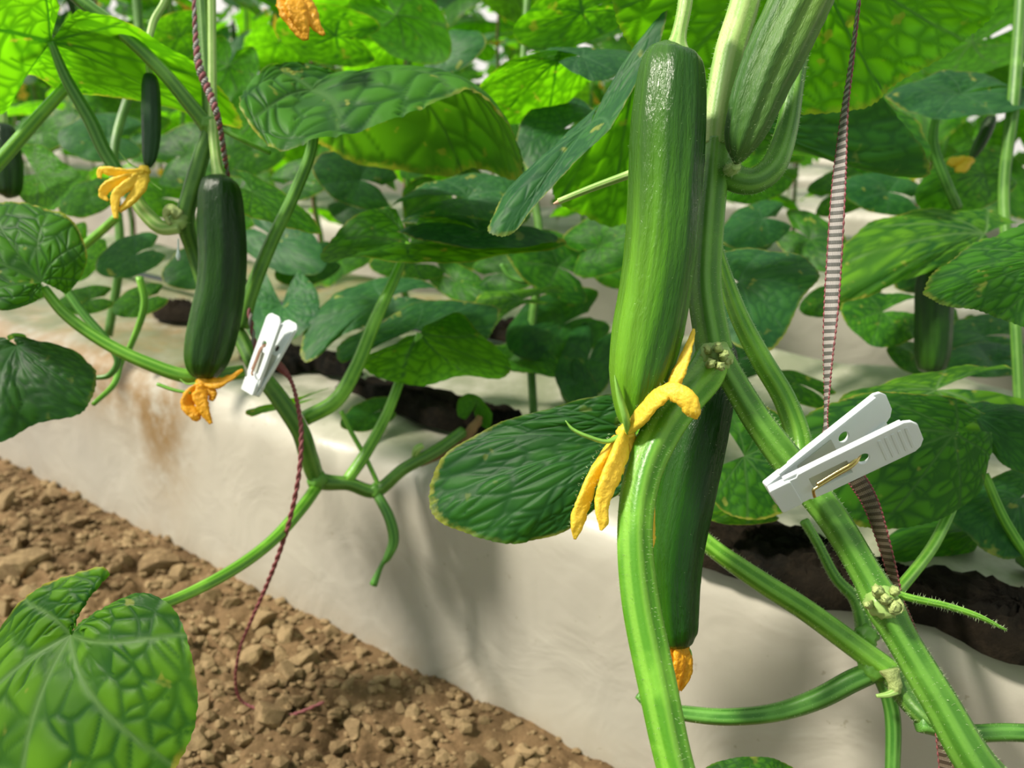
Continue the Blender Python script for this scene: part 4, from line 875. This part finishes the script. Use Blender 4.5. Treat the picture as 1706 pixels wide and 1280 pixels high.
for q, (cx, cy, rx, ry, rot, d0, mt) in enumerate([(940, 540, 110, 70, 200, .88, 'dark'), (980, 600, 90, 55, 250, .84, 'dark'), (930, 445, 110, 60, 150, .86, 'green'), (1000, 410, 90, 60, 20, .84, 'lit'),
        (840, 455, 80, 40, 10, .92, 'green'), (620, 690, 60, 30, 200, .80, 'dark'), (760, 470, 70, 35, 330, .95, 'green'), (600, 300, 90, 55, 160, .90, 'dark'), (700, 250, 80, 50, 30, .95, 'green'), (960, 640, 60, 35, 300, .80, 'dark')]):
    leaf(mp, (cx, cy, d0), ell(cx, cy, rx, ry, rot, d0, -.03, dy=.03), mt, 0, .025, .10, seed=80+q)
tube('tendril', [(835, 440, .85, 4), (850, 462, .85, 4), (880, 470, .85, 4), (905, 468, .86, 3)], SM['deep'], mp, sides=6)

rp = thing('cucumber_plant', bed_pt(-.42, .45, .22), 'mid-distance plant whose broad leaves crowd the right edge', 'plant')
tube('vine', [(1700, 700, .75, 9), (1690, 520, .76, 9), (1672, 330, .78, 9), (1688, 170, .78, 10), (1700, 0, .80, 9), (1702, -60, .8, 9)], SM['olive'], rp, sides=12, seg=40)
leaf(rp, (1600, 158, .80), [(1700, 150, .82), (1640, 125, .82), (1575, 118, .81), (1520, 138, .80), (1474, 160, .78), (1510, 185, .77), (1560, 198, .76), (1640, 192, .76), (1720, 180, .78), (1760, 160, .8)], 'blue', 1, .02, .08, seed=90, petiole=[(1560, 190, .78, 6), (1555, 240, .79, 8), (1575, 300, .80, 8), (1595, 345, .82, 8)], pmat='deep')
leaf(rp, (1640, 390, .74), [(1700, 372, .75), (1640, 352, .76), (1560, 350, .76), (1480, 362, .75), (1420, 392, .73), (1385, 440, .71), (1390, 500, .69), (1430, 498, .69), (1500, 470, .70), (1580, 440, .71), (1650, 415, .73)], 'bright', 1, .02, .08, seed=91, label='broad mottled leaf right of the hanging string')
leaf(rp, (1760, 440, .50), [(1800, 350, .52), (1706, 374, .52), (1620, 412, .51), (1565, 448, .50), (1538, 486, .485), (1570, 508, .475), (1640, 522, .47), (1706, 548, .465), (1790, 600, .46), (1860, 560, .47), (1880, 450, .5)], 'green', 2, .03, .12, seed=92, label='sharp-toothed dark leaf entering from the right edge')
leaf(rp, (1230, 470, .66), [(1180, 450, .67), (1200, 420, .67), (1270, 416, .67), (1340, 430, .66), (1365, 462, .65), (1335, 500, .64), (1305, 560, .63), (1268, 590, .62), (1200, 560, .63), (1170, 510, .65)][::-1], 'blue', 1, .02, .10, seed=93, label='smooth bluish leaf behind the main stem')
leaf(rp, (1560, 650, .60), [(1690, 615, .61), (1640, 610, .62), (1560, 618, .62), (1470, 640, .61), (1400, 665, .59), (1420, 700, .57), (1500, 720, .56), (1600, 730, .56), (1690, 730, .57), (1740, 680, .59)], 'bright', 1, .02, .08, seed=94, label='yellow-rimmed leaf behind the handle of the large clip')
leaf(rp, (1620, 690, .56), [(1600, 672, .57), (1660, 672, .57), (1740, 690, .56), (1790, 740, .55), (1740, 790, .54), (1680, 780, .54), (1640, 740, .55)][::-1], 'dark', 1, .02, .08, seed=95)
leaf(rp, (1700, 830, .58), [(1740, 780, .59), (1680, 785, .59), (1610, 820, .58), (1578, 855, .57), (1610, 892, .56), (1660, 928, .55), (1706, 925, .55), (1780, 880, .56), (1790, 820, .58)], 'blue', 1, .025, .08, seed=96, petiole=[(1640, 790, .56, 7), (1670, 860, .555, 8), (1706, 920, .55, 8), (1740, 980, .55, 8)])
leaf(rp, (1240, 760, .56), [(1190, 690, .57), (1250, 670, .57), (1310, 700, .57), (1340, 760, .56), (1330, 830, .55), (1270, 865, .54), (1200, 850, .54), (1170, 790, .55)][::-1], 'green', 1, .02, .06, seed=97)
leaf(rp, (1470, 520, .80), [(1540, 495, .82), (1480, 488, .82), (1420, 492, .81), (1400, 520, .79), (1430, 560, .77), (1470, 580, .76), (1520, 565, .76), (1545, 530, .79)], 'green', 1, .02, .08, seed=98)
leaf(rp, (1270, 365, .85), ell(1265, 375, 75, 45, 200, .85, -.02, dy=.03), 'blue', 0, .02, .08, seed=99)
leaf(rp, (1480, 320, .88), ell(1480, 325, 90, 40, 170, .88, -.02, dy=.03), 'blue', 0, .02, .08, seed=101)
leaf(rp, (1640, 290, .86), ell(1620, 300, 110, 60, 200, .86, -.03, dy=.03), 'lit', 0, .02, .08, seed=102)
leaf(rp, (1380, 190, .75), ell(1480, 230, 90, 60, 320, .75, -.02, dy=.03), 'lit', 0, .02, .08, seed=103)
leaf(rp, (1640, 560, .80), ell(1640, 570, 110, 55, 190, .80, -.02, dy=.03), 'blue', 0, .02, .08, seed=104)
leaf(rp, (1620, 70, .85), ell(1640, 60, 130, 70, 200, .85, -.02, cw=True, dy=.03), 'lit', 0, .02, .08, seed=105)
leaf(rp, (1330, 640, .70), ell(1340, 650, 80, 30, 160, .70, -.02, dy=.03), 'green', 0, .02, .08, seed=106)
leaf(rp, (1260, 850, .57), ell(1240, 850, 90, 30, 180, .57, -.02, dy=.03), 'bright', 0, .02, .08, seed=107)
leaf(rp, (1640, 880, .60), ell(1560, 900, 100, 45, 190, .60, -.02, dy=.03), 'green', 0, .02, .08, seed=108)
for q, (cx, cy, rx, ry, rot, d0, mt) in enumerate([(1270, 300, 75, 42, 200, .95, 'lit'), (1350, 400, 90, 50, 330, .90, 'green'), (1250, 420, 60, 35, 180, .92, 'dark'), (1400, 320, 80, 45, 20, 1.0, 'green'), (1480, 260, 70, 40, 190, 1.0, 'lit'),
        (1300, 230, 80, 45, 160, 1.05, 'lit'), (1560, 450, 80, 40, 200, .95, 'dark'), (1680, 460, 70, 50, 220, .9, 'green'), (1440, 460, 60, 40, 260, .92, 'dark'), (1380, 500, 55, 30, 200, .88, 'green'), (1650, 600, 90, 35, 180, .78, 'blue'), (1230, 600, 70, 40, 190, .75, 'dark'), (1590, 560, 70, 40, 250, .85, 'green'), (1530, 600, 60, 30, 160, .80, 'dark')]):
    leaf(rp, (cx, cy, d0), ell(cx, cy, rx, ry, rot, d0, -.03, dy=.03), mt, 0, .025, .10, seed=180+q)
hairs(rp, length=.001)
cucumber([(1556, 440, .74, 6), (1556, 450, .74, 22), (1556, 480, .74, 29), (1555, 540, .74, 29), (1553, 590, .74, 27), (1551, 615, .74, 20), (1550, 624, .74, 5)], 'left', 'blurred dark cucumber hanging under leaves at the right', [(1558, 400, .75, 6), (1556, 445, .74, 10)], seed=40)
o = cucumber([(1652, 192, .82, 3), (1650, 200, .82, 9), (1638, 228, .82, 10), (1625, 252, .82, 8), (1616, 266, .82, 3)], 'left', 'small blurred young cucumber with yellow flower, upper right', [(1655, 172, .82, 4), (1652, 195, .82, 6)], seed=41)
flower(o, [[(1616, 268, .82, 8), (1600, 270, .815, 11), (1580, 270, .815, 6)], [(1616, 270, .82, 7), (1606, 278, .812, 9), (1592, 284, .812, 4)]], 'petal', core=(1614, 270, .82, 8))
cucumber([(3, 205, .80, 4), (4, 215, .80, 18), (8, 250, .80, 24), (12, 290, .80, 24), (14, 320, .80, 18), (14, 330, .80, 4)], 'left', 'dark cucumber cut by the left edge behind the slanting petiole', [(2, 150, .80, 5), (3, 210, .80, 9)], seed=42)
up_ = thing('cucumber_plant', bed_pt(.75, .45, .22), 'mid-distance plant behind the left cucumber and its flowers', 'plant')
tube('vine', [(180, 560, .95, 7), (200, 420, .95, 7), (190, 250, .96, 7), (230, 100, 1.0, 7), (225, -40, 1.0, 7)], SM['olive'], up_, sides=10, seg=30)
leaf(up_, (60, 290, .85), [(30, 240, .86), (70, 242, .86), (105, 270, .85), (135, 290, .84), (118, 315, .82), (88, 348, .80), (40, 335, .81), (10, 290, .84)][::1], 'lit', 1, .02, .05, seed=110)
for q, (cx, cy, rx, ry, rot, d0, mt, cw) in enumerate([(225, 425, 75, 40, 200, .88, 'blue', 0), (460, 400, 100, 55, 330, .92, 'blue', 0), (310, 260, 90, 60, 20, .95, 'green', 0), (180, 230, 90, 50, 180, 1.0, 'blue', 0), (130, 420, 70, 50, 230, .90, 'lit', 0), (240, 500, 60, 30, 200, .84, 'green', 0), (40, 470, 70, 40, 180, .95, 'green', 0),
        (560, 60, 110, 60, 170, .80, 'lit', 1), (660, 25, 120, 70, 320, .85, 'lit', 1), (380, 110, 70, 60, 250, .90, 'lit', 1), (740, 90, 80, 40, 20, .95, 'blue', 0), (970, 20, 130, 60, 200, .70, 'lit', 1), (430, 190, 60, 60, 270, .90, 'lit', 1), (300, 60, 70, 50, 200, .95, 'lit', 1), (150, 330, 60, 35, 200, .95, 'green', 0), (270, 330, 70, 40, 170, 1.0, 'lit', 0), (340, 440, 80, 45, 200, .98, 'dark', 0), (70, 220, 70, 40, 20, 1.05, 'green', 0), (420, 250, 80, 50, 200, 1.05, 'green', 0), (600, 350, 80, 45, 330, 1.0, 'dark', 0), (520, 440, 70, 40, 200, .95, 'dark', 0), (690, 440, 80, 35, 180, .95, 'green', 0), (150, 500, 60, 28, 190, .85, 'green', 0), (760, 200, 90, 60, 200, 1.05, 'lit', 1), (500, 300, 70, 40, 20, 1.0, 'green', 0)]):
    leaf(up_, (cx, cy, d0), ell(cx, cy, rx, ry, rot, d0, -.02, cw=bool(cw), dy=.03 if not cw else -.03), mt, 0, .025, .08, seed=120+q)
